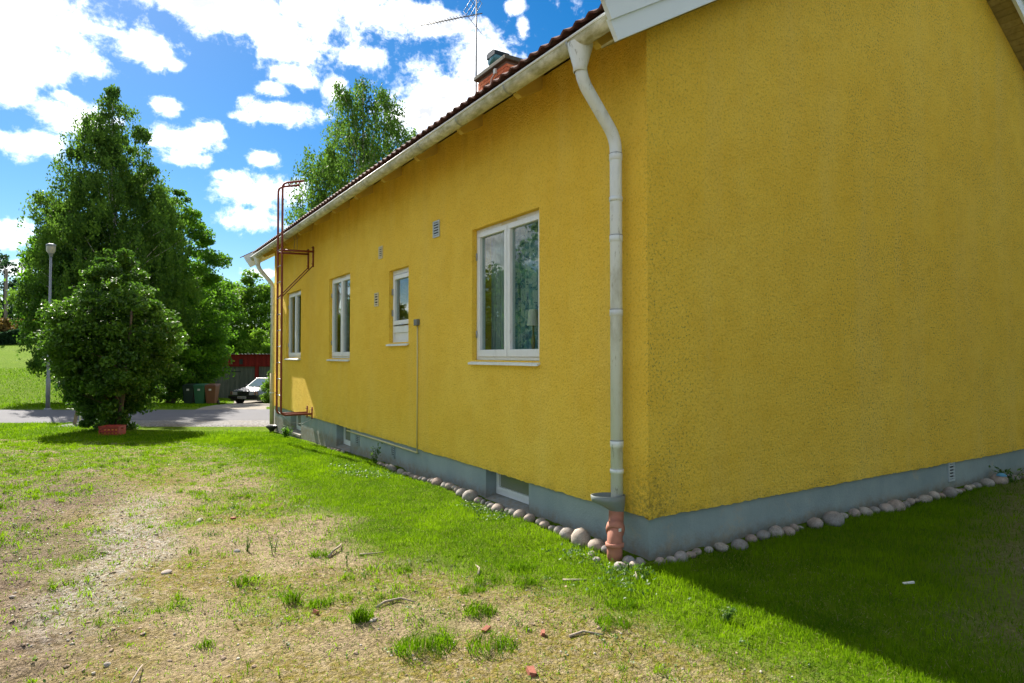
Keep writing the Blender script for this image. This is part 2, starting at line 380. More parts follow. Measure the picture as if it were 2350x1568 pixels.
def m_ground():
    t = MT('yard_ground')
    lawn, path, soil, moss, gravel = (t.attr(k) for k in ('lawn', 'path', 'soil', 'moss', 'gravel'))
    n1 = t.noise(3.5, 8, .65); n2 = t.noise(28, 6, .65); n3 = t.noise(140, 3, .6)
    sand = t.mix(t.ramp(n1, [(.3, 0), (.7, 1)]), (.37, .295, .180), (.52, .43, .285))
    sand = t.mix(t.ramp(n2, [(.35, 0), (.65, 1)]), t.mix(.45, sand, (.20, .145, .085)), sand)
    br = t.mix(t.ramp(n2, [(.35, 0), (.65, 1)]), (.16, .115, .088), (.34, .265, .21))
    c = t.mix(t.math('MULTIPLY', soil, t.ramp(n1, [(.25, .5), (.6, 1)])), sand, br)
    c = t.mix(t.math('MULTIPLY', path, t.ramp(n2, [(.42, .05), (.56, 1)])), c, (.50, .475, .43))
    mo = t.math('MULTIPLY', moss, t.ramp(t.noise(20, 6, .7), [(.38, 0), (.58, 1)]))
    c = t.mix(t.math('MULTIPLY', mo, .85), c, t.mix(t.noise(5, 4), (.26, .19, .025), (.19, .19, .02)))
    gr = t.mix(n2, (.045, .095, .005), (.12, .22, .010))
    gr = t.mix(t.ramp(n1, [(.35, 0), (.65, 1)]), gr, (.135, .22, .009))
    lm = t.math('MULTIPLY', lawn, t.ramp(n2, [(.15, .85), (.5, 1)]))
    c = t.mix(lm, c, gr)
    c = t.mix(t.math('MULTIPLY', gravel, t.ramp(n3, [(.3, .4), (.6, 1)])), c, t.mix(n3, (.18, .17, .17), (.46, .44, .43)))
    vc = t.vor(62, out='Color'); sc = t.N.new('ShaderNodeSeparateColor'); t.L.new(vc, sc.inputs[0])     # crumbs of soil, each its own shade
    crumb = t.mix(sc.outputs[0], (.55, .53, .50), (1.22, 1.2, 1.16))
    bare = t.math('SUBTRACT', 1.0, lm, True)
    c = t.mix(t.math('MULTIPLY', bare, .75), c, t.mix(1.0, c, crumb, 'MULTIPLY'))
    c = t.mix(t.math('MULTIPLY', t.math('MULTIPLY', t.ramp(t.noise(90, 5, .75, off=(7, 7, 0)), [(.56, 0), (.64, 1)]), bare), .6), c, (.12, .085, .055))  # dark specks: small stones and their shadows, painted into the colour
    t.base(c, .95, 0, .03)
    h = t.math('ADD', t.math('ADD', n2, t.math('MULTIPLY', n3, .6)), t.math('ADD', t.math('MULTIPLY', t.vor(62), -.3), t.math('MULTIPLY', sc.outputs[1], .25)))
    t.bump(h, 1.0, .040); return t.m
def m_asphalt():
    t = MT('worn_asphalt')
    n = t.noise(1.3, 6, .6); f = t.noise(120, 3, .6)
    c = t.mix(n, (.095, .096, .11), (.135, .135, .15)); c = t.mix(t.math('MULTIPLY', f, .5), c, (.06, .06, .067))
    t.base(c, .9, 0, .25); t.bump(f, .3, .005); return t.m
def m_gravel():
    t = MT('grey_gravel')
    v = t.vor(34, out='Color'); d = t.vor(34)
    s = t.N.new('ShaderNodeSeparateColor'); t.L.new(v, s.inputs[0])
    c = t.mix(s.outputs[0], (.08, .08, .08), (.28, .275, .28)); c = t.mix(t.ramp(t.noise(2, 5), [(.45, 0), (.7, .6)]), c, (.18, .15, .11))
    t.base(c, .9, 0, .2); t.bump(t.math('MULTIPLY', d, -1), .8, .03); return t.m
def m_stone():
    t = MT('fieldstone')
    oi = t.N.new('ShaderNodeObjectInfo')
    base = t.ramp(oi.outputs['Random'], [(0, (.31, .27, .24)), (.2, (.37, .305, .265)), (.4, (.23, .235, .24)), (.55, (.42, .38, .32)), (.7, (.31, .22, .19)), (.85, (.38, .36, .33)), (1, (.20, .19, .195))])
    sp = t.noise(95, 4, .7); c = t.mix(t.ramp(sp, [(.42, 0), (.6, 1)]), base, t.mix(.45, base, (.12, .11, .10)))
    c = t.mix(t.math('MULTIPLY', t.ramp(t.noise(160, 2, .5, off=(3, 3, 3)), [(.6, 0), (.7, 1)]), .5), c, (.42, .40, .36))
    c = t.mix(t.math('MULTIPLY', t.ramp(t.noise(13, 6, .7, off=(1, 6, 3)), [(.45, 0), (.65, 1)]), .6), c, (.15, .12, .085))
    c = t.mix(t.math('MULTIPLY', t.ramp(t.noise(9, 5), [(.52, 0), (.72, 1)]), .5), c, (.52, .42, .35))
    t.base(c, .85, 0, .25); t.bump(sp, .25, .006); return t.m
def m_curtain():
    t = MT('blue_patterned_curtain')
    n = t.noise(9, 3, .55, dist=1.2); n2 = t.noise(16, 3, .5, off=(2, 2, 2), dist=.8)
    c = t.mix(t.ramp(n, [(.46, 0), (.54, 1)]), (.52, .56, .55), (.20, .34, .40))
    c = t.mix(t.ramp(n2, [(.56, 0), (.62, 1)]), c, (.09, .17, .25))
    t.base(c, .9, 0, .1); return t.m
def m_planks(name, c1, c2):
    t = MT(name)
    oi = t.N.new('ShaderNodeObjectInfo')
    g = t.noise(14, 6, .7, sz=(1, 1, .12))
    c = t.mix(oi.outputs['Random'], c1, c2); c = t.mix(t.ramp(g, [(.4, 0), (.75, .7)]), c, tuple(x * .45 for x in c1))
    t.base(c, .85, 0, .2); return t.m

M = dict(
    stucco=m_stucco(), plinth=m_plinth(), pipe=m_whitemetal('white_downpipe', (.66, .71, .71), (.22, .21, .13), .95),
    pipe_dirty=m_whitemetal('dirty_downpipe', (.52, .46, .24), (.22, .15, .06), .9), gutter=m_gutter(), tile=m_tile(), brick=m_brick(),
    mortar=simple('mortar', (.16, .10, .08), .9), white=m_whitemetal('white_painted_wood', (.72, .75, .75), (.42, .40, .33), .45),
    sillm=m_whitemetal('white_sill_metal', (.74, .77, .78), (.25, .23, .19), .6, False),
    verge=simple('white_verge_paint', (.66, .74, .78), .5, var=.06, scale=2), soffit=m_planks('ochre_soffit_paint', (.30, .25, .09), (.40, .33, .13)),
    flashing=simple('dark_red_flashing', (.20, .03, .05), .45), rafter=simple('rafter_paint', (.60, .43, .09), .7, var=.25),
    deck=simple('deck_boards', (.40, .34, .16), .8, var=.2), glass=m_glass(), dark=simple('dark_interior', (.05, .05, .05), .9),
    room=simple('room_wall', (.42, .44, .40), .9), floor=simple('room_floor', (.18, .12, .07), .6),
    curtain=m_curtain(), sheer=simple('grey_curtain', (.44, .47, .42), .9, var=.25, scale=3), curtain2=simple('dark_blue_curtain', (.10, .13, .20), .9, var=.5, scale=9), shade=simple('pink_lampshade', (.80, .66, .60), .8), brass=simple('lamp_foot', (.25, .17, .08), .4),
    rust=simple('rust_red_steel', (.20, .045, .025), .55, .0, .4, .35, 14), galv=simple('galvanised_steel', (.35, .36, .37), .42, .8, .5, .15),
    vent_grey=simple('grey_vent', (.42, .48, .50), .5), vent_black=simple('vent_gap', (.012, .012, .012), .9), vent_cream=simple('cream_vent', (.62, .56, .36), .6),
    conduit=simple('pale_conduit', (.62, .55, .28), .5), box_grey=simple('grey_plastic', (.14, .155, .16), .5),
    funnel=simple('grey_green_funnel', (.17, .20, .19), .38, var=.15), funnel_black=simple('black_funnel', (.02, .02, .02), .5),
    clay=simple('terracotta_pipe', (.36, .145, .095), .8, var=.4, scale=13, bump=.15), sticker=simple('white_sticker', (.7, .7, .68), .5),
    concrete=simple('mossy_concrete', (.085, .08, .06), .95, var=.6, scale=18, bump=.6), cowl=simple('dark_cowl', (.012, .02, .022), .35, .6), cowl_in=simple('teal_cowl', (.07, .17, .20), .35, .6),
    stone=m_stone(), ground=m_ground(), asphalt=m_asphalt(), gravel=m_gravel(), drive=simple('dirt_drive', (.19, .165, .13), .95, var=.4, scale=5, bump=.6, bscale=30),
    bark=m_bark('brown_bark'), barkb=m_bark('birch_bark', birch=True), twig=m_bark('dry_twig', (.32, .26, .21)),
    l_birch=m_leaf('birch_leaf', (.032, .085, .012), (.105, .20, .020), .46), l_maple=m_leaf('maple_leaf', (.034, .100, .008), (.115, .25, .012), .50),
    l_lilac=m_leaf('lilac_leaf', (.026, .075, .008), (.090, .19, .014), .40, .42, .30), l_bright=m_leaf('bright_leaf', (.06, .14, .010), (.15, .28, .016), .50),
    l_dark=m_leaf('dark_leaf', (.014, .042, .016), (.035, .085, .028), .35), l_orange=m_leaf('rusty_leaf', (.10, .06, .012), (.20, .14, .03), .4),
    grass=m_leaf('grass_blade', (.050, .125, .003), (.175, .30, .004), .46, .8, .03), weed=m_leaf('weed_leaf', (.035, .095, .012), (.11, .20, .03), .35, .5, .35),
    straw=m_leaf('straw_blade', (.10, .075, .035), (.44, .37, .18), .3, .8, .1), pale=m_leaf('pale_leaf', (.22, .30, .20), (.42, .48, .40), .3, .6, .3),
    redwood=m_planks('red_boards', (.16, .012, .010), (.24, .020, .016)), greywood=m_planks('grey_boards', (.09, .10, .085), (.15, .155, .13)),
    redplastic=simple('red_plastic', (.33, .035, .022), .5), orange=simple('orange_inside', (.62, .23, .03), .6),
    carpaint=simple('dark_car_paint', (.15, .155, .18), .25, .4, .6, .05), carglass=simple('car_glass', (.10, .15, .17), .06, 0, .8, .1), chrome=simple('chrome', (.6, .62, .65), .15, 1),
    rubber=simple('black_rubber', (.015, .015, .015), .7), lens=simple('headlamp_lens', (.55, .58, .6), .1, .2, .8), plate=simple('plate_white', (.6, .6, .56), .5), ink=simple('plate_ink', (.03, .03, .03), .6),
    bin_green=simple('green_bin', (.03, .13, .06), .5), bin_dark=simple('dark_bin', (.012, .03, .022), .5), bin_brown=simple('brown_bin', (.17, .07, .03), .5),
    polemetal=simple('grey_lamp_pole', (.20, .225, .25), .5, .3), lampglass=simple('lamp_glass', (.34, .34, .30), .3), wood=m_bark('pole_wood', (.20, .17, .14)),
    paint_white=simple('stake_white', (.7, .7, .7), .6), brickbit=simple('brick_fragment', (.27, .085, .05), .85, var=.25, scale=40, bump=.4),
    pebble=simple('pebble', (.40, .35, .29), .9, var=.5, scale=9), clod=simple('soil_clod', (.28, .205, .14), .95, var=.4, scale=20, bump=.5),
    blue=simple('blue_cloth', (.08, .25, .38), .8),
)

# ------------------------------------------------------------------ terrain
_rng = np.random.default_rng(11); _T = _rng.random((256, 256))
def vnoise(x, y):
    xi = np.floor(x).astype(int); yi = np.floor(y).astype(int); fx = x - xi; fy = y - yi
    fx = fx * fx * (3 - 2 * fx); fy = fy * fy * (3 - 2 * fy)
    a = _T[xi % 256, yi % 256]; b = _T[(xi + 1) % 256, yi % 256]; c = _T[xi % 256, (yi + 1) % 256]; d = _T[(xi + 1) % 256, (yi + 1) % 256]
    return (a * (1 - fx) + b * fx) * (1 - fy) + (c * (1 - fx) + d * fx) * fy
def fbm(x, y, o=4, g=.5):
    s = 0; a = 1; t = 0
    for i in range(o):
        s = s + a * vnoise(x * 2 ** i + 17.3 * i, y * 2 ** i + 9.1 * i); t += a; a *= g
    return s / t
def sst(a, b, v):
    t = np.clip((v - a) / (b - a), 0, 1); return t * t * (3 - 2 * t)
def vw(x, y):
    dx = x - CAM[0]; dy = y - CAM[1]
    return dx * F0[0] + dy * F0[1], dx * R0[0] + dy * R0[1]
def terr(x, y):
    x = np.asarray(x, float); y = np.asarray(y, float)
    v, w = vw(x, y)
    z = -.40 * sst(6.5, 19, v) - .05 * sst(17, 20, v)
    far = np.maximum(v - 24.5, 0)
    zl = .078 * np.minimum(far, 60); zr = np.maximum(-.065 * far, -.75)
    k = sst(-27, -18, w)
    z = z + zl * (1 - k) + zr * k
    z = z + .16 * sst(-4.3, -6.5, x) * sst(13, 9, y) * sst(-6, 0, y)
    return z
def gh(x, y):
    x = np.asarray(x, float); y = np.asarray(y, float)
    v, w = vw(x, y)
    near = sst(16, 9, v)
    z = terr(x, y)
    left = sst(-2.4, -3.8, x)
    z = z + near * ((fbm(x * 1.6, y * 1.6, 3) - .5) * .07 + (fbm(x * 7, y * 7, 3) - .5) * (.034 + .035 * left))
    # ruts and a shallow swale along the pale track
    return z
def lawn_mask(x, y):
    x = np.asarray(x, float); y = np.asarray(y, float)
    v, w = vw(x, y)
    xb = np.interp(y, [-6, -1.2, 0.0, 1.05, 3.28, 8.68, 10.5, 14], [-.55, -.60, -.95, -1.50, -1.62, -1.35, -1.7, -6])
    xb = xb + (fbm(x * 1.3 + 5, y * 1.3, 3) - .5) * .7
    m = sst(-.45, .32, x - xb)
    bare = sst(-.9, -2.2, y - .35 * (x - 1.2)) * sst(-.1, .9, x) * .8           # worn patch in the shaded corner of the yard
    m = m * (1 - bare * (y < 0))
    m = np.maximum(m, .85 * sst(12.0, 15.2, v + (fbm(x * .8, y * .8, 3) - .5) * 4))
    return m
def cover(x, y):
    """chance of a tuft on the thin part of the yard"""
    n = fbm(x * 1.7 + 31, y * 1.7 + 7, 4)
    v, w = vw(x, y)
    c = sst(.47, .72, n) * .9
    c = c + .35 * sst(6.5, 10.5, v) + .40 * sst(-1.9, -.9, x) * sst(2.5, -.5, y)
    c = c * (1 - .8 * path_mask(x, y)) * (1 - .55 * sst(-3.3, -4.3, x) * sst(7, 4, y))
    return np.clip(c, 0, 1)
def path_mask(x, y):
    xc = np.interp(y, [-1, .96, 2.4, 4.24, 6], [-3.75, -3.5, -3.25, -3.1, -3.2])
    return sst(.42, .10, np.abs(x - xc + (fbm(x * 2, y * 2, 3) - .5) * .5)) * sst(.3, 1.2, y) * sst(5.0, 3.8, y) * .9

def axis_pts(lo, hi, step, grow, far0, far1):
    a = list(np.arange(lo, hi, step)); s = step; p = a[-1]
    while p < far1: s = min(s * grow, 12); p += s; a.append(p)
    s = step; p = a[0]; b = []
    while p > far0: s = min(s * grow, 12); p -= s; b.append(p)
    return np.array(b[::-1] + a)
def make_ground():
    xs = axis_pts(-6.2, 2.6, .042, 1.09, -170, 190); ys = axis_pts(-3.0, 10.5, .045, 1.055, -90, 210)
    X, Y = np.meshgrid(xs, ys); nx, ny = len(xs), len(ys)
    Z = gh(X, Y)
    V = np.stack([X, Y, Z], -1).reshape(-1, 3)
    i = np.arange((ny - 1) * (nx - 1)); r = i // (nx - 1); c = i % (nx - 1); b = r * nx + c
    idx = np.stack([b, b + 1, b + 1 + nx, b + nx], -1).ravel()
    lm = lawn_mask(X, Y); cv = cover(X, Y); v, w = vw(X, Y)
    soil = sst(-2.9, -3.7, X + (fbm(X * 1.1, Y * 1.1, 3) - .5) * 1.4) * sst(9, 5, Y)
    soil = np.maximum(soil, .8 * (Y < 0) * sst(0, .8, X))
    moss = sst(.36, .62, fbm(X * 1.4 + 3, Y * 1.4 + 50, 4)) * (1 - .85 * soil)
    lawn = np.clip(lm + cv * .30, 0, 1)
    A = dict(lawn=('POINT', lawn.ravel()), path=('POINT', path_mask(X, Y).ravel()), soil=('POINT', soil.ravel()), moss=('POINT', moss.ravel()), gravel=('POINT', np.zeros(X.size)))
    me = np_mesh('ground', V, np.full(len(i), 4), idx, True, A)
    o = link('ground', me, M['ground']); tag(o, kind='structure')
make_ground()

def ribbon(name, pts, width, m, dz, step=.5, nw=8, wob=.12):
    pts = [Vector(p) for p in pts]
    # resample
    P = []
    for i in range(len(pts) - 1):
        p0 = pts[max(i - 1, 0)]; p1 = pts[i]; p2 = pts[i + 1]; p3 = pts[min(i + 2, len(pts) - 1)]
        n = max(2, int((p2 - p1).length / step))
        for k in range(n):
            t = k / n
            P.append(.5 * ((2 * p1) + (p2 - p0) * t + (2 * p0 - 5 * p1 + 4 * p2 - p3) * t * t + (3 * p1 - p0 - 3 * p2 + p3) * t ** 3))
    P.append(pts[-1])
    vs = []
    for i, p in enumerate(P):
        t = (P[min(i + 1, len(P) - 1)] - P[max(i - 1, 0)]).normalized(); nrm = Vector((-t.y, t.x))
        for k in range(nw + 1):
            o = (k / nw - .5) * width
            if k in (0, nw): o += (vnoise(np.array(i * .35 + k * 9), np.array(3.3)) - .5) * wob * 2
            q = p + nrm * float(o); vs.append((q.x, q.y, float(terr(q.x, q.y)) + dz - (.05 if k in (0, nw) else 0)))
    fs = [(i * (nw + 1) + k, i * (nw + 1) + k + 1, (i + 1) * (nw + 1) + k + 1, (i + 1) * (nw + 1) + k) for i in range(len(P) - 1) for k in range(nw)]
    mb = MB().add(vs, fs, True)
    return tag(mb.build(name, m), kind='structure')
ROAD = [(-60, 57), (-30, 38), (-16, 29), (-9, 24.6), (-5.1, 22.1), (-1.3, 19.8), (2, 18.2), (7, 16.9), (14, 16.3), (30, 16), (60, 15)]
ribbon('road', ROAD, 4.7, M['asphalt'], .05)
ribbon('gravel_verge', [(-3.7, 18.3), (-2.2, 17.1), (-.6, 16.0), (1.2, 15.0), (5, 14.4), (9, 14.2)], 2.5, M['gravel'], .035, wob=.35)
ribbon('dirt_driveway', [(.2, 21.2), (1.2, 24), (2.0, 28), (3.0, 32), (4.2, 37.5)], 2.6, M['drive'], .03, wob=.3)

# ------------------------------------------------------------------ house
HL, HW, PZ, SL = 12.62, 9.0, .30, .58           # length, width, plinth top, roof slope
TH = math.atan(SL); CT, ST = math.cos(TH), math.sin(TH)
ZE = 3.93
def slope(s, n): return (s * CT - n * ST, ZE + s * ST + n * CT)     # along the left roof slope, s=0 over the wall face
house = empty('house', (0, 0, 0), 0, 'yellow rendered house with grey plinth and brown tiled roof', 'house')
WINS = [('w4', 1.41, 2.71, 1.45, 2.88, 'two'), ('w3', 4.47, 5.17, 1.68, 2.70, 'bath'), ('w2', 6.91, 8.10, 1.45, 2.88, 'two'), ('w1', 10.10, 11.38, 1.45, 2.88, 'two')]
BWINS = [(1.62, 2.44, -.02, PZ), (6.92, 7.68, -.10, PZ), (10.12, 11.0, -.16, PZ)]
def wall_with_holes(mb, x0, x1, y0, y1, z0, z1, holes, ragged=False):
    ys = sorted({y0, y1, *[h[0] for h in holes], *[h[1] for h in holes]}); zs = sorted({z0, z1, *[h[2] for h in holes], *[h[3] for h in holes]})
    for i in range(len(ys) - 1):
        for j in range(len(zs) - 1):
            a, b, c, d = ys[i], ys[i + 1], zs[j], zs[j + 1]
            if any(h[0] <= a and b <= h[1] and h[2] <= c and d <= h[3] for h in holes): continue
            if not (ragged and j == 0):
                mb.add([(x0, a, c), (x0, b, c), (x0, b, d), (x0, a, d)], [(0, 3, 2, 1)])
            mb.add([(x1, a, c), (x1, b, c), (x1, b, d), (x1, a, d)], [(0, 1, 2, 3)])
    for (a, b, c, d) in holes:
        mb.add([(x0, a, c), (x0, b, c), (x0, b, d), (x0, a, d), (x1, a, c), (x1, b, c), (x1, b, d), (x1, a, d)],
               [(0, 1, 5, 4), (1, 2, 6, 5), (2, 3, 7, 6), (3, 0, 4, 7)])
    if ragged:      # the render ends over the plinth in an uneven dripping edge
        rr = random.Random(5); n = int((y1 - y0) / .035); zt = zs[1]
        zz = []; zc = 0
        for k in range(n + 1):
            zc = .8 * zc + rr.uniform(-.003, .003); zz.append(zc + rr.uniform(-.004, .004))
        for k in range(n):
            a = y0 + (y1 - y0) * k / n; b = y0 + (y1 - y0) * (k + 1) / n
            mb.add([(x0, a, z0 + zz[k]), (x0, b, z0 + zz[k + 1]), (x0, b, zt), (x0, a, zt)], [(0, 3, 2, 1)])
            mb.add([(x0, a, z0 + zz[k]), (x0, b, z0 + zz[k + 1]), (x0 + .05, b, z0 + zz[k + 1] + .012), (x0 + .05, a, z0 + zz[k] + .012)], [(0, 1, 2, 3)])
def build_house():
    T = .30
    mb = MB()
    holes = [w[1:5] for w in WINS]
    wall_with_holes(mb, 0, T, 0, HL, PZ, ZE + .15, holes, True)
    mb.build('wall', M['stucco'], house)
    # gable walls
    for y0, y1, rag in ((0, T, True), (HL, HL - T, False)):
        mb = MB()
        poly = [(0, PZ + .2), (HW, PZ + .2), (HW, ZE), (HW / 2, ZE + SL * HW / 2), (0, ZE)]
        if not rag: poly[0] = (0, PZ); poly[1] = (HW, PZ)
        for yy, fl in ((y0, rag), (y1, not rag)):
            vs = [(p[0], yy, p[1]) for p in poly]
            mb.add(vs, [(0, 1, 2, 3, 4) if fl else (4, 3, 2, 1, 0)])
        if rag:
            rr = random.Random(9); n = int(HW / .035); zc = 0; zz = []
            for k in range(n + 1):
                zc = .85 * zc + rr.uniform(-.003, .003); zz.append(zc + rr.uniform(-.005, .005))
            zz[0] = zz[1] = -.012
            for k in range(n):
                a = HW * k / n; b = HW * (k + 1) / n
                mb.add([(a, 0, PZ + zz[k]), (b, 0, PZ + zz[k + 1]), (b, 0, PZ + .2), (a, 0, PZ + .2)], [(0, 1, 2, 3)])
                mb.add([(a, 0, PZ + zz[k]), (b, 0, PZ + zz[k + 1]), (b, .05, PZ + zz[k + 1] + .012), (a, .05, PZ + zz[k] + .012)], [(3, 2, 1, 0)])
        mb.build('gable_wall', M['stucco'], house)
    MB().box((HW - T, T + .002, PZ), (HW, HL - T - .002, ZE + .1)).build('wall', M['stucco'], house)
    # plinth, set back from the render
    mb = MB(); x0, y0 = .022, .022
    wall_with_holes(mb, x0, x0 + .27, y0, HL - .022, -.8, PZ + .06, [b for b in [(a, b_, c, PZ + .06) for a, b_, c, d in BWINS]])
    mb.add([(x0, y0, -.8), (HW - .022, y0, -.8), (HW - .022, y0, PZ + .06), (x0, y0, PZ + .06)], [(0, 1, 2, 3)])
    mb.add([(x0, HL - .022, -.8), (HW - .022, HL - .022, -.8), (HW - .022, HL - .022, PZ + .06), (x0, HL - .022, PZ + .06)], [(3, 2, 1, 0)])
    mb.add([(HW - .022, y0, -.8), (HW - .022, HL - .022, -.8), (HW - .022, HL - .022, PZ + .06), (HW - .022, y0, PZ + .06)], [(0, 1, 2, 3)])
    mb.build('plinth', M['plinth'], house)
    # inside: floor, ceiling, partitions
    MB().box((.31, .31, .34), (HW - .31, HL - .31, .42)).build('floor', M['floor'], house)
    MB().box((.301, .301, 3.02), (HW - .301, HL - .301, 3.10)).build('ceiling', M['room'], house)
    for y in (3.45, 4.1, 6.1, 9.1): MB().box((.302, y, .425), (4.3, y + .1, 3.015)).build('partition', M['room'], house)
    MB().box((4.3, .305, .425), (4.4, HL - .305, 3.015)).build('partition', M['room'], house)
    MB().box((.31, .31, -.79), (HW - .31, HL - .31, .33)).build('cellar', M['dark'], house) if False else None
build_house()

def bar4(mb, x0, x1, ya, yb, za, zb, w, wb=None, wt=None):
    wb = w if wb is None else wb; wt = w if wt is None else wt
    mb.box((x0, ya, za), (x1, yb, za + wb)); mb.box((x0, ya, zb - wt), (x1, yb, zb))
    mb.box((x0, ya, za + wb), (x1, ya + w, zb - wt)); mb.box((x0, yb - w, za + wb), (x1, yb, zb - wt))
def window(y0, y1, z0, z1, kind):
    g = .060                                    # frame set back from the wall face
    w = MB(); bar4(w, g, g + .09, y0 + .003, y1 - .003, z0 + .004, z1 - .003, .032, .03)
    win = w.build('window', M['white'], house); win['label'] = {'two': 'white two-light casement window', 'bath': 'small white bathroom window with a panel below'}[kind]
    ym = (y0 + y1) / 2; f = .036
    if kind == 'two':
        for a, b in ((y0 + f, ym - .004), (ym + .004, y1 - f)):
            s = MB(); bar4(s, g - .012, g + .055, a, b, z0 + .036, z1 - .038, .052, .075, .055); bevel(s.build('sash', M['white'], win), .004)
            MB().box((g + .02, a + .05, z0 + .108), (g + .026, b - .05, z1 - .09)).build('pane', M['glass'], win)
        MB().box((g - .004, ym - .18, z1 - .036), (g - .001, ym + .12, z1 - .010)).build('air_slot', M['vent_cream'], win)
        for zz in (z0 + .28, z1 - .30):
            MB().tube([(g - .02, y1 - .034, zz - .04), (g - .02, y1 - .034, zz + .04)], .008, 6).build('hinge', M['galv'], win)
            MB().tube([(g - .02, y0 + .034, zz - .04), (g - .02, y0 + .034, zz + .04)], .008, 6).build('hinge', M['galv'], win)
    else:
        zm = z0 + .20
        s = MB(); bar4(s, g - .012, g + .055, y0 + f, y1 - f, zm + .05, z1 - .07, .055, .06, .06); bevel(s.build('sash', M['white'], win), .004)
        MB().box((g + .02, y0 + f + .05, zm + .10), (g + .026, y1 - f - .05, z1 - .12)).build('pane', M['glass'], win)
        MB().box((g - .006, y0 + .037, zm - .06), (g + .05, y1 - .037, zm + .03)).build('rail', M['white'], win)
        MB().box((g + .012, y0 + .037, z0 + .036), (g + .04, y1 - .037, zm - .062)).build('panel', M['white'], win)
        MB().box((g - .004, y0 + .037, z1 - .062), (g + .05, y1 - .037, z1 - .037)).build('top_rail', M['white'], win)
        for zz in (z0 + .42, z1 - .30):
            MB().box((g - .03, y1 - .05, zz - .045), (g - .012, y1 - .025, zz + .045)).build('hinge', M['galv'], win)
        MB().box((g - .03, ym - .05, zm + .035), (g - .006, ym + .05, zm + .05)).build('catch', M['galv'], win)
    # folded metal sill
    s = MB(); a, b = y0 - .022, y1 + .028
    s.hexa([(-.036, a, z0 - .048), (-.036, b, z0 - .048), (g + .01, y1 - .002, z0 - .012), (g + .01, y0 + .002, z0 - .012),
            (-.036, a, z0 - .027), (-.036, b, z0 - .027), (g + .01, y1 - .002, z0 + .003), (g + .01, y0 + .002, z0 + .003)])
    s.build('sill', M['sillm'], win)
for w in WINS: window(*w[1:])
for (a, b, c, d) in BWINS:
    g = .15
    w = MB(); bar4(w, g, g + .07, a + .002, b - .002, c + .05, d + .05, .04, .045, .04)
    win = w.build('cellar_window', M['white'], house)
    s = MB(); bar4(s, g - .014, g + .03, a + .044, b - .044, c + .098, d + .008, .035); s.build('sash', M['white'], win)
    MB().box((g + .01, a + .075, c + .13), (g + .016, b - .075, d - .025)).build('pane', simple('cellar_pane', (.19, .21, .15), .25, 0, .5, .1), win)
    MB().hexa([(.0, a + .003, c - .03), (.0, b - .003, c - .03), (g + .01, b - .003, c - .01), (g + .01, a + .003, c - .01), (.0, a + .003, c + .01), (.0, b - .003, c + .01), (g + .01, b - .003, c + .046), (g + .01, a + .003, c + .046)]).build('sill', M['plinth'], win)
    for yy in (a + .2, b - .2): MB().box((g - .028, yy - .05, d - .03), (g - .014, yy + .05, d - .005)).build('hinge', M['galv'], win)
# wall vents
def vent(y0, y1, z0, z1, m, n, label, x=0.0, face='x'):
    def P(a, b):
        return (a, b) if face == 'x' else ((a[1], a[0], a[2]), (b[1], b[0], b[2]))
    v = MB(); t = .012
    A = lambda a, b: v.box(*P(a, b))
    A((x - .016, y0, z0), (x, y0 + t, z1)); A((x - .016, y1 - t, z0), (x, y1, z1)); A((x - .016, y0 + t, z0), (x, y1 - t, z0 + .02)); A((x - .016, y0 + t, z1 - .016), (x, y1 - t, z1))
    o = v.build('wall_vent', m, house); o['label'] = label
    MB().box(*P((x - .003, y0 + t, z0 + .02), (x - .001, y1 - t, z1 - .016))).build('opening', M['vent_black'], o)
    h = (z1 - z0 - .036) / n
    for k in range(n):
        zz = z0 + .02 + h * (k + .25)
        MB().box(*P((x - .014, y0 + t, zz), (x - .004, y1 - t, zz + h * .45))).build('slat', m, o)
vent(3.52, 3.69, 2.94, 3.14, M['vent_grey'], 5, 'grey slatted vent beside the large window')
vent(5.41, 5.56, 2.92, 3.10, M['vent_cream'], 5, 'small dark slatted vent above the bathroom window')
vent(5.58, 5.73, 2.23, 2.43, M['vent_cream'], 4, 'cream slatted vent beside the bathroom window')
vent(6.46, 6.62, .06, .24, M['plinth'], 5, 'grey vent in the plinth', .022); vent(4.97, 5.09, .07, .25, M['plinth'], 5, 'grey vent in the plinth', .022)
vent(4.59, 4.72, .09, .30, M['vent_grey'], 5, 'grey vent in the shaded gable plinth', .022, 'y')
# junction box, conduit and the strip along the plinth
jb = bevel(MB().box((-.045, 4.10, 1.885), (0, 4.20, 1.965)).build('junction_box', M['box_grey'], house), .006)
MB().tube([(-.012, 4.15, 1.885), (-.012, 4.148, 1.1), (-.012, 4.152, .27)], .0075, 6).build('conduit', M['conduit'], house)
MB().tube([(-.012, 4.15, .27), (.004, 4.17, .25), (.004, 5.5, .255), (.004, 7.05, .25)], .012, 6).build('conduit', M['conduit'], house)
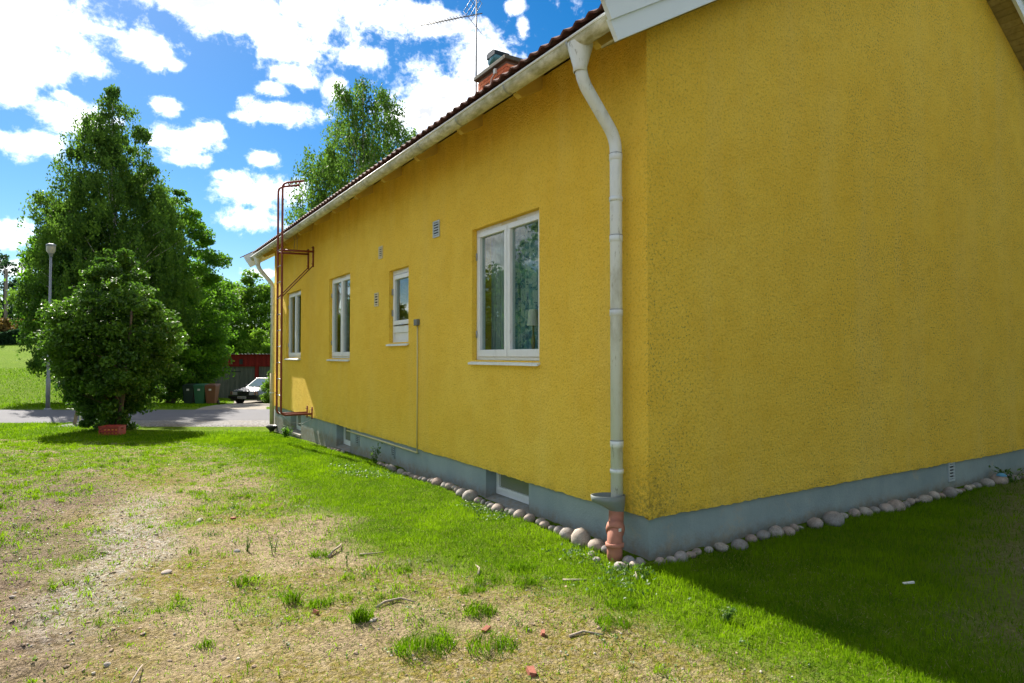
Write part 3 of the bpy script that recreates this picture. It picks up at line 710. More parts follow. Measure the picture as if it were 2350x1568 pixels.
# ---------- roof
roof = MB()
SR = (HW / 2) / CT
def quad_slab(mb, s0, s1, n0, n1, y0, y1, mirror=False):
    P = []
    for n in (n0, n1):
        for s, y in ((s0, y0), (s1, y0), (s1, y1), (s0, y1)):
            x, z = slope(s, n); P.append(((HW - x) if mirror else x, y, z))
    mb.hexa(P)
for mi in (False, True): quad_slab(roof, -.40, SR + (.15 * SL), .15, .172, -.22, HL + .22, mi)
roof_o = roof.build('roof', M['deck'], house)
y = .27
while y < HL:
    mb = MB(); P = []
    for yy in (y - .035, y + .035):
        for (s, n) in ((.10, .030), (-.24, .040), (-.265, .08), (-.265, .149), (.10, .149)):
            x, z = slope(s, n); P.append((x, yy, z))
    mb.add(P, [(4, 3, 2, 1, 0), (5, 6, 7, 8, 9)] + [(i, (i + 1) % 5, 5 + (i + 1) % 5, 5 + i) for i in range(5)])
    mb.build('rafter_tail', M['rafter'], roof_o); y += 1.12
# soffit planks under the gable overhang
for mi in (False, True):
    s = -.5
    while s < SR - .1:
        mb = MB(); quad_slab(mb, s, s + .092, .002, .018, -.222, -.001, mi); mb.build('plank', M['soffit'], roof_o); s += .098
# verge boards
for y0, y1 in ((-.26, -.225), (HL + .225, HL + .26)):
    for mi in (False, True):
        mb = MB(); quad_slab(mb, -.60, SR, -.02, .13, y0, y1, mi); mb.build('verge_board', M['verge'], roof_o)
        d = -.018 if y0 < 0 else .018
        mb = MB(); quad_slab(mb, -.605, SR, .115, .275, y0 + d, y1 + d - .002, mi); mb.build('verge_board', M['verge'], roof_o)
        mb = MB(); quad_slab(mb, -.68, SR, .2755, .292, y0 + d - (.03 if d < 0 else 0), y1 + d + (.03 if d > 0 else 0), mi); mb.build('flashing', M['flashing'], roof_o)
# roof tiles: double-wave concrete tiles
def tile_mesh():
    mb = MB(); W, LN, n = .298, .40, 12
    def prof(u): return .024 * (.5 + .5 * math.cos(4 * math.pi * u)) ** 1.4
    top = []; 
    for k in range(n + 1):
        u = k / n; yy = (u - .5) * W; h = prof(u)
        for s in (0.0, LN): top.append((s, yy, h + .014)); top.append((s, yy, h - .001))
    fs = []
    for k in range(n):
        a = k * 4; b = a + 4
        fs += [(a, b, b + 2, a + 2), (a + 1, a + 3, b + 3, b + 1), (a, a + 1, b + 1, b)]
    mb.add(top, fs, False)
    return mb
TILE = tile_mesh()
me_tile = TILE.mesh('roof_tile')
NT = 43; EXP = .345
tilt = R_(2.2)
for row in range(3):
    for k in range(NT):
        s = -.435 + row * EXP; yy = -.10 + k * .3
        o = link('roof_tile', me_tile, M['tile'], roof_o)
        x, z = slope(s, .235); o.location = (x, yy, z); o.rotation_euler = (0, -(TH - tilt), 0)
mb = MB()
Ry = Matrix.Rotation(-(TH - tilt), 3, 'Y')
for row in range(3, 17):
    for k in range(NT):
        x, z = slope(-.435 + row * EXP, .235)
        vs = [Ry @ Vector(p) + Vector((x, -.10 + k * .3, z)) for p in TILE.v]
        mb.add([v for v in vs if True], TILE.f)
for k in range(NT):      # far slope
    pass
for row in range(0, 17):
    for k in range(NT):
        x, z = slope(-.435 + row * EXP, .235)
        vs = [Ry @ Vector(p) + Vector((x, -.10 + k * .3, z)) for p in TILE.v]
        mb.add([(HW - v[0], v[1], v[2]) for v in vs], [tuple(reversed(f)) for f in TILE.f])
rt = mb.build('upper_roof_tiles', M['tile'], roof_o); rt['kind'] = 'stuff'
xr, zr = slope(SR, .24)
for k in range(33):
    MB().tube([(0, -.2, 0), (0, .2, 0)], .11, 10).build('ridge_tile', M['tile'], roof_o, loc=(HW / 2, -.05 + k * .395, ZE + SL * HW / 2 + .27))
# ---------- gutter and downpipes
GX, GZ, GR = -.452, 3.838, .068
def gutter():
    mb = MB(); n = 14; ysn = np.linspace(-.225, HL + .20, 60)
    vs = []
    for yy in ysn:
        for r in (GR, GR - .004):
            for k in range(n + 1):
                a = math.pi + math.pi * k / n
                vs.append((GX + r * math.cos(a), yy, GZ + r * math.sin(a)))
    st = 2 * (n + 1); fs = []
    for i in range(len(ysn) - 1):
        for k in range(n):
            a = i * st + k; fs.append((a, a + 1, a + 1 + st, a + st))
            a = i * st + n + 1 + k; fs.append((a + st, a + 1 + st, a + 1, a))
    mb.add(vs, fs, True)
    g = mb.build('gutter', M['gutter'], house)
    MB().tube([(GX - GR - .004, -.225, GZ + .004), (GX - GR - .004, HL + .2, GZ + .004)], .0095, 8).build('lip', M['white'], g)
    yy = .30
    while yy < HL:
        b = MB(); pts = [(GX + (GR + .004) * math.cos(math.pi + math.pi * k / 10), yy, GZ + (GR + .004) * math.sin(math.pi + math.pi * k / 10)) for k in range(11)]
        vs = []
        for p in pts: vs += [(p[0], yy - .012, p[2]), (p[0], yy + .012, p[2])]
        b.add(vs, [(2 * k, 2 * k + 2, 2 * k + 3, 2 * k + 1) for k in range(10)], True)
        b.build('bracket', M['galv'], g); yy += .9
    for yy in (3.1, 6.3, 9.4):
        b = MB(); r = GR + .006; vs = []
        for k in range(15):
            a = math.pi + math.pi * k / 14
            vs += [(GX + r * math.cos(a), yy - .05, GZ + r * math.sin(a)), (GX + r * math.cos(a), yy + .05, GZ + r * math.sin(a))]
        b.add(vs, [(2 * k, 2 * k + 2, 2 * k + 3, 2 * k + 1) for k in range(14)], True); b.build('joint_sleeve', M['gutter'], g)
gutter()
def smooth_path(P, k=6):
    out = []
    P = [Vector(p) for p in P]
    for i in range(len(P)):
        if i in (0, len(P) - 1): out.append(P[i]); continue
        a, b, c = P[i - 1], P[i], P[i + 1]
        d = min(.10, (a - b).length * .45, (c - b).length * .45)
        p0 = b + (a - b).normalized() * d; p2 = b + (c - b).normalized() * d
        for j in range(k + 1):
            t = j / k; out.append((1 - t) ** 2 * p0 + 2 * t * (1 - t) * b + t * t * p2)
    return out
def downpipe(y, zb, xs=-.085, r=.047, joints=(), low=None, label=None):
    P = [(GX + .02, y, GZ - .02), (GX + .03, y, 3.56), (xs, y, 3.17), (xs, y, low if low else zb)]
    o = MB().tube(smooth_path(P), r, 18).build('downpipe', M['pipe'], house); o['label'] = label
    if low: MB().tube([(xs, y, low + .03), (xs, y, zb)], r + .003, 18).build('lower_pipe', M['pipe_dirty'], o)
    MB().lathe([(.098, .02), (.092, -.01), (r + .006, -.15), (r + .006, -.185), (r, -.187)], (GX + .022, y, GZ - .045), 18).build('outlet', M['pipe'], o)
    for z in joints:
        MB().lathe([(r, -.05), (r + .0035, -.048), (r + .0035, 0), (r, .002)], (xs, y, z), 18).build('joint', M['pipe'], o)
        MB().lathe([(r + .0005, 0), (r + .0042, .0005), (r + .0042, .0045), (r + .0005, .005)], (xs, y, z), 18).build('seam', M['box_grey'], o)
    for z in (2.70, .62):
        MB().lathe([(r + .001, -.016), (r + .005, -.016), (r + .005, .016), (r + .001, .016)], (xs, y, z), 18).build('clip', M['pipe'], o)
        MB().tube([(xs, y + .04, z), (.0, y + .04, z)], .008, 6).build('clip_pin', M['galv'], o)
    return o
downpipe(.25, .33, joints=(3.05, 2.42, 1.85, .85), label='white downpipe beside the near corner')
downpipe(12.38, -.12, joints=(2.9,), low=1.05, label='white downpipe with a stained lower half at the far corner')
# chimney: bricks, mortar core, cap, cowl
CX0, CX1, CY0, CY1, CZ0, CZ1 = 3.68, 4.22, 7.95, 9.18, 6.05, 7.74
def chimney():
    core = MB().box((CX0 + .012, CY0 + .012, CZ0), (CX1 - .012, CY1 - .012, CZ1)).build('chimney', M['mortar'], house)
    def bm(lx, ly):
        return MB().box((-lx / 2, -ly / 2, 0), (lx / 2, ly / 2, .062)).mesh('brick')
    k = 0; z = CZ0 + .25
    mlong = bm(.10, .238); mwide = bm(.238, .10)
    while z < CZ1 - .07:
        off = .12 if k % 2 else 0.0
        yv = CY0 + .119 + off
        while yv < CY1 - .10:
            vent_here = (CZ1 - .62 < z < CZ1 - .2) and (abs(yv - (CY0 + .30)) < .11 or abs(yv - (CY1 - .30)) < .11)
            if not vent_here:
                for x in (CX0 + .05, CX1 - .05): link('brick', mlong, M['brick'], core, (x, yv, z))
            yv += .248
        xv = CX0 + .119 + (.0 if k % 2 else .02)
        while xv < CX1 - .08:
            for yy in (CY0 + .05 - .001, CY1 - .05 + .001): link('brick', mwide, M['brick'], core, (xv, yy, z))
            xv += .248
        k += 1; z += .073
    for yv in (CY0 + .30, CY1 - .30):
        MB().box((CX0 + .004, yv - .10, CZ1 - .58), (CX0 + .010, yv + .10, CZ1 - .22)).build('vent_hole', M['vent_black'], core)
        for j in range(5): MB().box((CX0 - .004, yv - .10, CZ1 - .56 + j * .072), (CX0 + .003, yv + .10, CZ1 - .52 + j * .072)).build('vent_slat', M['brick'], core)
    MB().box((CX0 - .012, CY0 - .012, CZ1 - .32), (CX0 - .002, CY1 + .012, CZ1 - .295)).build('strap', M['box_grey'], core)
    MB().box((CX0 - .012, CY0 - .014, CZ1 - .32), (CX1, CY0 - .004, CZ1 - .295)).build('strap', M['box_grey'], core)
    c = MB().hexa([(CX0 - .08, CY0 - .08, CZ1), (CX1 + .08, CY0 - .08, CZ1), (CX1 + .08, CY1 + .08, CZ1), (CX0 - .08, CY1 + .08, CZ1),
                   (CX0 - .07, CY0 - .07, CZ1 + .10), (CX1 + .07, CY0 - .07, CZ1 + .10), (CX1 + .07, CY1 + .07, CZ1 + .10), (CX0 - .07, CY1 + .07, CZ1 + .10)]).build('cap', M['concrete'], core)
    bevel(c, .015)
    # bent sheet cowl: half round pan with a folded hood
    mb = MB(); n = 12; yc, zc, r = 8.62, CZ1 + .34, .17; vs = []
    for xx in (CX0 + .02, CX0 + .36):
        for k in range(n + 1):
            a = math.pi + math.pi * k / n; vs.append((xx, yc + r * math.cos(a), zc + r * 1.15 * math.sin(a)))
    mb.add(vs, [(k, k + 1, k + n + 2, k + n + 1) for k in range(n)] + [tuple(range(n, -1, -1)), tuple(range(n + 1, 2 * n + 2))], True)
    cw = mb.build('cowl', M['cowl_in'], core)
    mb = MB().prism([(yc - r * 1.05, zc), (yc + r * 1.05, zc), (yc + r * 1.05, zc + .09), (yc + r * .7, zc + .12), (yc - r * .7, zc + .12), (yc - r * 1.05, zc + .09)], 'x', CX0, CX0 + .38)
    mb.build('hood', M['cowl'], cw)
    MB().tube([(CX0 + .2, yc, CZ1 + .09), (CX0 + .2, yc, zc - .15)], .08, 12).build('neck', M['cowl'], cw)
    MB().box((CX0 - .05, 8.33, CZ1 - .14), (CX0 - .003, 8.42, CZ1 - .03)).build('cable_box', M['plate'], core)
    MB().tube([(CX0 - .02, 8.40, CZ1 - .12), (CX0 - .02, 8.55, CZ1 - .18), (CX0 - .02, 8.60, CZ1 - .42), (CX0 - .03, 8.62, CZ1 - .62)], .012, 6).build('cable', M['plate'], core)
    MB().lathe([(.0, .1), (.04, .08), (.05, 0), (.035, -.09), (.0, -.1)], (CX0 - .06, 8.63, CZ1 - .6), 10).build('cable_box', M['plate'], core)
chimney()
# ---------- room things
def curtain(ya, yb, x, m, lab, folds=1.0, z0=1.47, z1=2.92):
    n = 70; vs = []
    for i in range(n + 1):
        yy = ya + (yb - ya) * i / n; xx = x + .020 * math.sin(i * .8 * folds) + .010 * math.sin(i * 2.1 * folds + 1)
        vs += [(xx, yy, z0), (xx, yy, z1)]
    mb = MB().add(vs, [(2 * i, 2 * i + 2, 2 * i + 3, 2 * i + 1) for i in range(n)], True)
    o = mb.build('curtain', m, None, (x, (ya + yb) / 2, z0)); tag(o, lab, 'curtain')
curtain(1.70, 2.34, .235, M['curtain'], 'blue and grey patterned curtain inside the large window')
curtain(2.40, 2.70, .26, M['sheer'], 'plain grey curtain at the left side of the large window')
curtain(6.93, 7.30, .25, M['curtain2'], 'dark blue curtain inside the two-light window next to the small one')
curtain(7.80, 8.09, .26, M['sheer'], 'pale grey curtain inside the two-light window next to the small one')
curtain(10.12, 10.45, .25, M['sheer'], 'grey curtain inside the window behind the ladder')
MB().box((.155, 1.42, 1.44), (.32, 2.70, 1.462)).build('inner_sill', M['white'], house)
lamp = empty('table_lamp', (.158, 1.745, 1.462), 0, 'table lamp with pale pink shade on the large window sill', 'lamp')
MB().lathe([(0, 0), (.04, 0), (.04, .012), (.012, .03), (.018, .12), (.024, .18), (.01, .25), (.008, .36), (0, .36)], (0, 0, 0), 14).build('foot', M['brass'], lamp)
MB().lathe([(.062, .33), (.042, .49)], (0, 0, 0), 20).build('shade', M['shade'], lamp)
# ------------------------------------------------------------------ roof ladder on the wall
def ladder():
    t = empty('roof_ladder', (-.60, 9.3, .45), 0, 'rust red steel roof ladder standing off the yellow wall', 'ladder')
    org = (-.60, 9.3, .45)
    for yy in (9.12, 9.48):
        P = [(-.012, yy, .36), (-.45, yy, .36), (-.60, yy, .50), (-.60, yy, 4.52), (-.42, yy, 4.74), (.28, yy, 4.90)]
        Q = []
        for i, p in enumerate(P):
            if i in (1, 4): continue
            Q.append(p)
        Q = [(-.012, yy, .37)] + smooth_path([(-.05, yy, .37), (-.60, yy, .37), (-.60, yy, 1.0)], 6)[1:] + smooth_path([(-.60, yy, 4.0), (-.60, yy, 4.78), (-.20, yy, 4.88)], 6)
        MB().tube(Q, .021, 8).build('rail', M['rust'], t, org)
        MB().tube([(-.02, yy, .27), (-.02, yy, .50)], .014, 6).build('foot_plate', M['rust'], t, org)
        MB().tube([(-.60, yy, 3.50), (-.012, yy, 3.52)], .020, 8).build('bracket', M['rust'], t, org)
        MB().tube([(-.02, yy, 3.62), (-.02, yy, 3.22)], .016, 8).build('wall_bar', M['rust'], t, org)
        MB().tube([(-.025, yy, 3.24), (-.59, yy, 2.62)], .011, 6).build('brace', M['rust'], t, org)
        for z in (3.60, 3.28, .45): MB().tube([(-.05, yy, z), (-.001, yy, z)], .007, 6).build('bolt', M['rust'], t, org)
    z = .74
    while z < 4.0:
        MB().tube([(-.60, 9.12, z), (-.60, 9.48, z)], .010, 8).build('rung', M['galv'] if True else M['rust'], t, org); z += .31
    for q in ((-.42, 4.825), (-.25, 4.867)): MB().tube([(q[0], 9.12, q[1]), (q[0], 9.48, q[1])], .010, 8).build('rung', M['rust'], t, org)
    MB().tube([(-.3, 9.48, 3.53), (-.30, 9.40, 3.75), (-.40, 9.3, 3.96)], .004, 5).build('wire', M['box_grey'], t, org)
    MB().tube([(-.32, 9.12, 3.54), (-.33, 9.1, 3.75), (-.42, 9.05, 3.96)], .004, 5).build('wire', M['box_grey'], t, org)
    MB().tube([(-.58, 9.44, .42), (-.4, 9.3, .22), (-.2, 9.2, .18), (-.03, 9.15, .26)], .004, 5).build('wire', M['galv'], t, org)
ladder()
# ------------------------------------------------------------------ aerial on the chimney
def aerial():
    px, py = 3.72, 9.34
    org = (px, py, 5.95)
    t = empty('tv_aerial', org, 0, 'tall thin aerial mast with a yagi beside the chimney', 'aerial')
    MB().tube([(px, py, 6.0), (px, py, 8.1), (px + .01, py, 9.9)], [.022, .02, .015], 8).build('mast', M['box_grey'], t, org)
    MB().tube([(px, py, 7.35), (px + .02, 9.19, 7.35)], .012, 6).build('mast_bracket', M['box_grey'], t, org)
    d = Vector((-.61, .79, 0)).normalized(); p = Vector((-d.y, d.x, 0)); b = Vector((px, py, 9.36))
    MB().tube([b - d * .15, b + d * 1.45], .012, 6).build('boom', M['box_grey'], t, org)
    for k in range(15):
        c = b + d * (.30 + k * .08)
        MB().tube([c - p * .085, c + p * .10], .006, 5).build('element', M['box_grey'], t, org)
        MB().tube([c + Vector((0, 0, .0)), c + Vector((0, 0, .05))], .005, 5).build('element', M['box_grey'], t, org)
    for sg in (-1, 1):
        e0 = b + d * .22; e1 = b - d * .05 + Vector((0, 0, sg * .36))
        for q in (-.22, -.07, .07, .22):
            MB().tube([e0 + p * q, e1 + p * q], .006, 5).build('reflector_rod', M['box_grey'], t, org)
        for f_ in (.3, .65, 1.0):
            c = e0.lerp(e1, f_); MB().tube([c - p * .24, c + p * .24], .006, 5).build('reflector_rod', M['box_grey'], t, org)
aerial()
# ------------------------------------------------------------------ clay drain and funnels
def drain():
    b = (-.215, .13, float(gh(-.215, .13)) - .03); org = b
    t = empty('drain_pipe', b, 0, 'terracotta drain pipe with grey funnel under the near downpipe', 'drain')
    P = [(b[0], b[1], b[2]), (-.212, .133, .155), (-.10, .242, .262), (-.092, .25, .34)]
    MB().tube(smooth_path(P), [.057] * len(smooth_path(P)), 18).build('clay_pipe', M['clay'], t, org)
    for c, z0, z1 in (((-.213, .132), .095, .125),):
        MB().lathe([(.058, 0), (.068, .003), (.068, z1 - z0), (.058, z1 - z0 + .003)], (c[0], c[1], z0), 18).build('collar', M['clay'], t, org)
    q0, q1 = Vector((-.178, .168, .185)), Vector((-.140, .203, .228))
    MB().tube([q0, q0.lerp(q1, .5), q1], [.067, .071, .066], 18).build('collar', M['clay'], t, org)
    MB().box((-.19, .112, .205), (-.165, .114, .228)).build('sticker', M['sticker'], t, org)
    # oval open funnel, longer towards the yard
    mb = MB(); n = 20; rings = [(.055, .055, 0, .30), (.058, .060, 0, .325), (.088, .078, -.025, .36), (.130, .088, -.062, .395), (.134, .090, -.065, .44), (.128, .084, -.065, .44), (.124, .082, -.062, .395), (.05, .05, 0, .335)]
    vs = []
    ux = Vector((-.86, .50)); vx = Vector((.50, .86))
    for a, bb, off, z in rings:
        for k in range(n):
            an = 2 * math.pi * k / n; q = ux * (a * math.cos(an) - off) + vx * (bb * math.sin(an))
            vs.append((-.09 + q.x, .25 + q.y, z))
    m = len(rings)
    mb.add(vs, [(i * n + k, i * n + (k + 1) % n, (i + 1) * n + (k + 1) % n, (i + 1) * n + k) for i in range(m - 1) for k in range(n)], True)
    mb.build('funnel', M['funnel'], t, org)
    zf = float(gh(-.09, 12.38))
    f = empty('drain_funnel', (-.085, 12.38, zf), 0, 'black drain funnel under the far downpipe', 'drain')
    MB().lathe([(.055, -.1), (.055, .05), (.13, .12), (.13, .16), (.12, .16), (.05, .06)], (0, 0, 0), 16).build('cup', M['funnel_black'], f)
drain()

# ------------------------------------------------------------------ edging stones
def stone_mesh(seed, sub=2):
    import bmesh
    rr = random.Random(seed); bm = bmesh.new(); bmesh.ops.create_icosphere(bm, subdivisions=sub, radius=.5)
    ax = [Vector((rr.uniform(-1, 1), rr.uniform(-1, 1), rr.uniform(-1, 1))).normalized() for _ in range(9)]
    am = [rr.uniform(-.26, .12) for _ in ax]
    for v in bm.verts:
        n = v.co.normalized(); s = 1.0
        for a, q in zip(ax, am): s += q * max(0, n.dot(a)) ** 4
        v.co *= s
    me = bpy.data.meshes.new('stone'); bm.to_mesh(me); bm.free()
    me.polygons.foreach_set('use_smooth', [True] * len(me.polygons)); me.materials.append(M['stone'])
    return me
SM = [stone_mesh(100 + i) for i in range(14)]
LW = [(0.29, 0.085), (0.4, 0.115), (0.57, 0.15), (0.75, 0.11), (0.84, 0.086), (0.93, 0.083), (1.03, 0.07), (1.12, 0.091), (1.23, 0.075), (1.36, 0.094), (1.49, 0.103), (1.65, 0.092), (1.76, 0.075), (1.9, 0.115), (2.02, 0.09), (2.14, 0.07), (2.23, 0.055), (2.32, 0.086), (2.45, 0.138), (2.58, 0.08), (2.69, 0.105), (2.80, 0.07), (2.88, 0.06), (2.97, 0.094), (3.08, 0.09), (3.25, 0.12), (3.38, 0.075), (3.49, 0.077), (3.61, 0.086), (3.72, 0.079), (3.84, 0.088), (3.95, 0.065), (4.05, 0.062), (4.15, 0.066), (4.26, 0.076), (4.36, 0.09), (4.46, 0.07), (4.62, 0.113), (4.77, 0.06), (4.87, 0.062), (4.97, 0.072), (5.09, 0.073), (5.22, 0.06), (6.89, 0.064), (7.06, 0.059), (7.22, 0.065), (7.4, 0.061), (7.53, 0.056), (7.66, 0.056)]
GW = [(0.02, 0.09), (0.12, 0.094), (0.23, 0.101), (0.34, 0.078), (0.43, 0.068), (0.53, 0.074), (0.65, 0.112), (0.76, 0.06), (0.87, 0.127), (1.04, 0.09), (1.17, 0.115), (1.34, 0.134), (1.49, 0.115), (1.62, 0.083), (1.71, 0.065), (1.85, 0.147), (2.1, 0.18), (2.26, 0.07), (2.36, 0.078), (2.48, 0.104), (2.59, 0.065), (2.7, 0.129), (2.86, 0.093), (3.01, 0.133), (3.2, 0.166), (3.35, 0.085), (3.44, 0.081), (3.54, 0.09), (3.65, 0.07), (3.79, 0.117), (3.98, 0.119), (4.12, 0.103), (4.27, 0.147), (4.42, 0.087), (4.53, 0.097), (4.65, 0.075), (4.77, 0.09), (4.90, 0.075), (5.02, 0.1), (5.2, 0.13), (5.45, 0.17), (5.65, .1), (5.86, 0.1), (6.0, 0.098), (6.13, 0.07), (6.28, .1), (6.42, .09), (6.6, .12), (6.8, .1)]
ORD = ['first', 'second', 'third', 'fourth', 'fifth', 'sixth', 'seventh', 'eighth', 'ninth', 'tenth', 'eleventh', 'twelfth', 'thirteenth', 'fourteenth', 'fifteenth', 'sixteenth', 'seventeenth', 'eighteenth', 'nineteenth']
TENS = ['', '', 'twenty', 'thirty', 'forty', 'fifty']
def ordinal(i):
    if i < 20: return ORD[i - 1]
    t, u = divmod(i, 10)
    return (TENS[t][:-1] + 'ieth') if u == 0 else TENS[t] + '-' + ORD[u - 1]
rs = random.Random(21)
def put_stone(x, y, d, along, label, group, lift=.24):
    o = link('edging_stone', rs.choice(SM))
    a, h = rs.uniform(.78, 1.05), rs.uniform(.70, 1.0); x += rs.uniform(-.012, .012); y += rs.uniform(-.012, .012); lift -= rs.uniform(.03, .15)
    o.scale = (d * 1.12, d * 1.18 * a, d * h) if along == 'y' else (d * 1.18 * a, d * 1.12, d * h)
    o.rotation_euler = (rs.uniform(-.35, .35), rs.uniform(-.35, .35), rs.uniform(0, 6.28) if d < .09 else rs.uniform(-.4, .4))
    o.location = (x, y, float(gh(x, y)) + d * h * lift)
    return tag(o, label, 'stone', group)
def size_word(d): return 'small' if d < .072 else 'large' if d > .112 else 'medium'
for i, (yy, d) in enumerate(LW):
    if i < 43: lab = f'{size_word(d)} rounded fieldstone, {ordinal(i + 1)} from the drain pipe along the long wall'
    else: lab = f'small fieldstone by the middle cellar window, {ordinal(i - 42)} from the near side'
    d *= 1.12
    put_stone(-.085 - d * .55, yy, d, 'y', lab, 'stones edging the long wall', .38)
for i, (xx, d) in enumerate(GW):
    put_stone(xx, -.045 - d * .55, d, 'x', f'{size_word(d)} rounded fieldstone, {ordinal(i + 1)} from the corner along the shaded gable', 'stones edging the gable wall', .34)
for x, y, d, lab in ((-.29, .30, .07, 'small stone in front of the row just left of the drain pipe'), (-.33, .20, .065, 'small stone touching the left side of the drain pipe foot'), (-.17, .02, .10, 'rounded stone lying between the house corner and the drain pipe foot'), (-.20, -.08, .085, 'oval stone lying out in front of the house corner'), (-.285, -.02, .085, 'stone lying directly in front of the drain pipe foot'), (-.10, -.02, .08, 'stone tucked against the plinth at the house corner')):
    put_stone(x, y, d, 'x', lab, 'stones at the house corner', .28)

# ------------------------------------------------------------------ foliage generators
def leaves_mesh(name, C, size, tint, flat=.0, rng=None, aspect=.58, dirs=None):
    n = len(C); rng = rng or np.random.default_rng(1)
    t = rng.normal(size=(n, 3)) if dirs is None else dirs + rng.normal(size=(n, 3)) * .35
    t /= np.linalg.norm(t, axis=1)[:, None]
    q = rng.normal(size=(n, 3)); q[:, 2] += flat
    b = np.cross(t, q); b /= np.linalg.norm(b, axis=1)[:, None] + 1e-9
    nr = np.cross(t, b)
    s = (size * rng.uniform(.65, 1.3, n))[:, None]
    V = np.empty((n, 4, 3))
    V[:, 0] = C - t * s * .5; V[:, 1] = C + b * s * aspect * .5 + nr * s * .10 - t * s * .06; V[:, 2] = C + t * s * .5; V[:, 3] = C - b * s * aspect * .5 + nr * s * .10 - t * s * .06
    return np_mesh(name, V.reshape(-1, 3), np.full(n, 4), np.arange(n * 4), False, dict(tint=('FACE', np.clip(tint, 0, 1))))
def tree(name, label, cat, x, y, H, prof, nclus, nleaf, leaf, mleaf, mbark, seed, trunk=.16, cr=.55, droop=0.0, group=None, t0=.1, ax=1.0, ay=1.0, lean=(0, 0), stems=1, fill=.5, zbase=None, edge=.45, limbs=70, lobe=.42):
    """prof: (relative height, crown radius) pairs"""
    rng = np.random.default_rng(seed)
    z = float(terr(x, y)) if zbase is None else zbase
    root = empty(name, (x, y, z - .02), 0, label, cat, group)
    ph = np.array([p[0] for p in prof]); pr = np.array([p[1] for p in prof])
    # crown clumps
    tt = np.linspace(ph[0], ph[-1], 400); wts = np.interp(tt, ph, pr) ** 1.5 + .02; wts /= wts.sum()
    h = rng.choice(tt, nclus, p=wts) + rng.uniform(-.01, .01, nclus); th = rng.uniform(0, 2 * np.pi, nclus)
    k = rng.uniform(0, 1, nclus) ** fill
    lob = 1.01 - lobe * .5 + lobe * fbm(np.cos(th) * 1.6 + 10 + seed, np.sin(th) * 1.6 + h * 7, 3) - .0
    r = np.interp(h, ph, pr) * k * lob
    cx = r * np.cos(th) * ax + lean[0] * h * H; cy = r * np.sin(th) * ay + lean[1] * h * H; cz = h * H
    # keep the tips inside the outline
    cz = np.minimum(cz + rng.normal(0, .12, nclus), H * .985)
    per = rng.multinomial(nleaf, rng.dirichlet(np.full(nclus, 3.0)))
    own = np.repeat(np.arange(nclus), per); n = len(own)
    ctint = rng.normal(.45, .20, nclus) + .35 * (k - .6)
    crs = cr * rng.uniform(.6, 1.35, nclus) * np.clip(.45 + .55 * np.interp(h, ph, pr) / pr.max(), .35, 1)
    g = rng.normal(size=(n, 3)); g /= np.linalg.norm(g, axis=1)[:, None]; g *= (rng.uniform(0, 1, n) ** .5)[:, None]
    g[:, 2] *= .62
    C = np.stack([cx, cy, cz], -1)[own] + g * crs[own][:, None]
    dirs = None
    if droop:
        s = rng.integers(0, 7, n); ang = (own * 7 + s) * 2.399; rad = crs[own] * (.25 + .75 * ((own * 13 + s * 5) % 11) / 11)
        fall = rng.uniform(0, 1, n) ** .8 * droop * (0.5 + ((own * 3 + s) % 5) / 5)
        C = np.stack([cx, cy, cz], -1)[own] + np.stack([np.cos(ang) * rad, np.sin(ang) * rad, -fall * crs[own] / cr], -1) + rng.normal(size=(n, 3)) * .07
        dirs = np.tile(np.array([[0, 0, -1.0]]), (n, 1)) * .8
    C[:, 2] = np.maximum(C[:, 2], .05)
    tint = ctint[own] + rng.normal(0, .22, n)
    me = leaves_mesh('crown', C, leaf, tint, .6, rng, dirs=dirs)
    link('crown', me, mleaf, root)
    # trunk(s) and limbs
    for sidx in range(stems):
        mb = MB(); off = rng.normal(0, .22, 2) * (stems > 1); top = .93 if stems == 1 else rng.uniform(.5, .8)
        P = [(0 + off[0] * .5, off[1] * .5, 0)]; nseg = 9; Rr = [trunk * 1.25]
        wob = rng.normal(0, .02 * H / nseg, (nseg, 2)).cumsum(0)
        for i in range(1, nseg + 1):
            f = i / nseg * top
            P.append((lean[0] * f * H + wob[i - 1, 0] + off[0] * (1 + 3.0 * f), lean[1] * f * H + wob[i - 1, 1] + off[1] * (1 + 3.0 * f), f * H)); Rr.append(max(.012, trunk * (1 - f) ** .9))
        mb.tube(P, Rr, 8)
        pts = np.array(P)
        for j in rng.choice(nclus, min(limbs // stems, nclus), replace=False):
            e = np.array([cx[j], cy[j], cz[j]]); f = max(t0 * .8, min(h[j] - .08 - .10 * k[j], top * .97)); f = max(f, .06)
            zi = f * H; s0 = np.array([np.interp(zi, pts[:, 2], pts[:, 0]), np.interp(zi, pts[:, 2], pts[:, 1]), zi])
            mid = (s0 + e) / 2 + np.array([0, 0, .10 * np.linalg.norm(e - s0)]) + rng.normal(0, .06, 3)
            r0 = max(.012, trunk * .38 * (1 - f))
            mb.tube([tuple(s0), tuple(mid), tuple(e)], [r0, r0 * .6, .006], 4, False)
        mb.build('trunk' if sidx == 0 else 'stem', mbark, root)
    return root

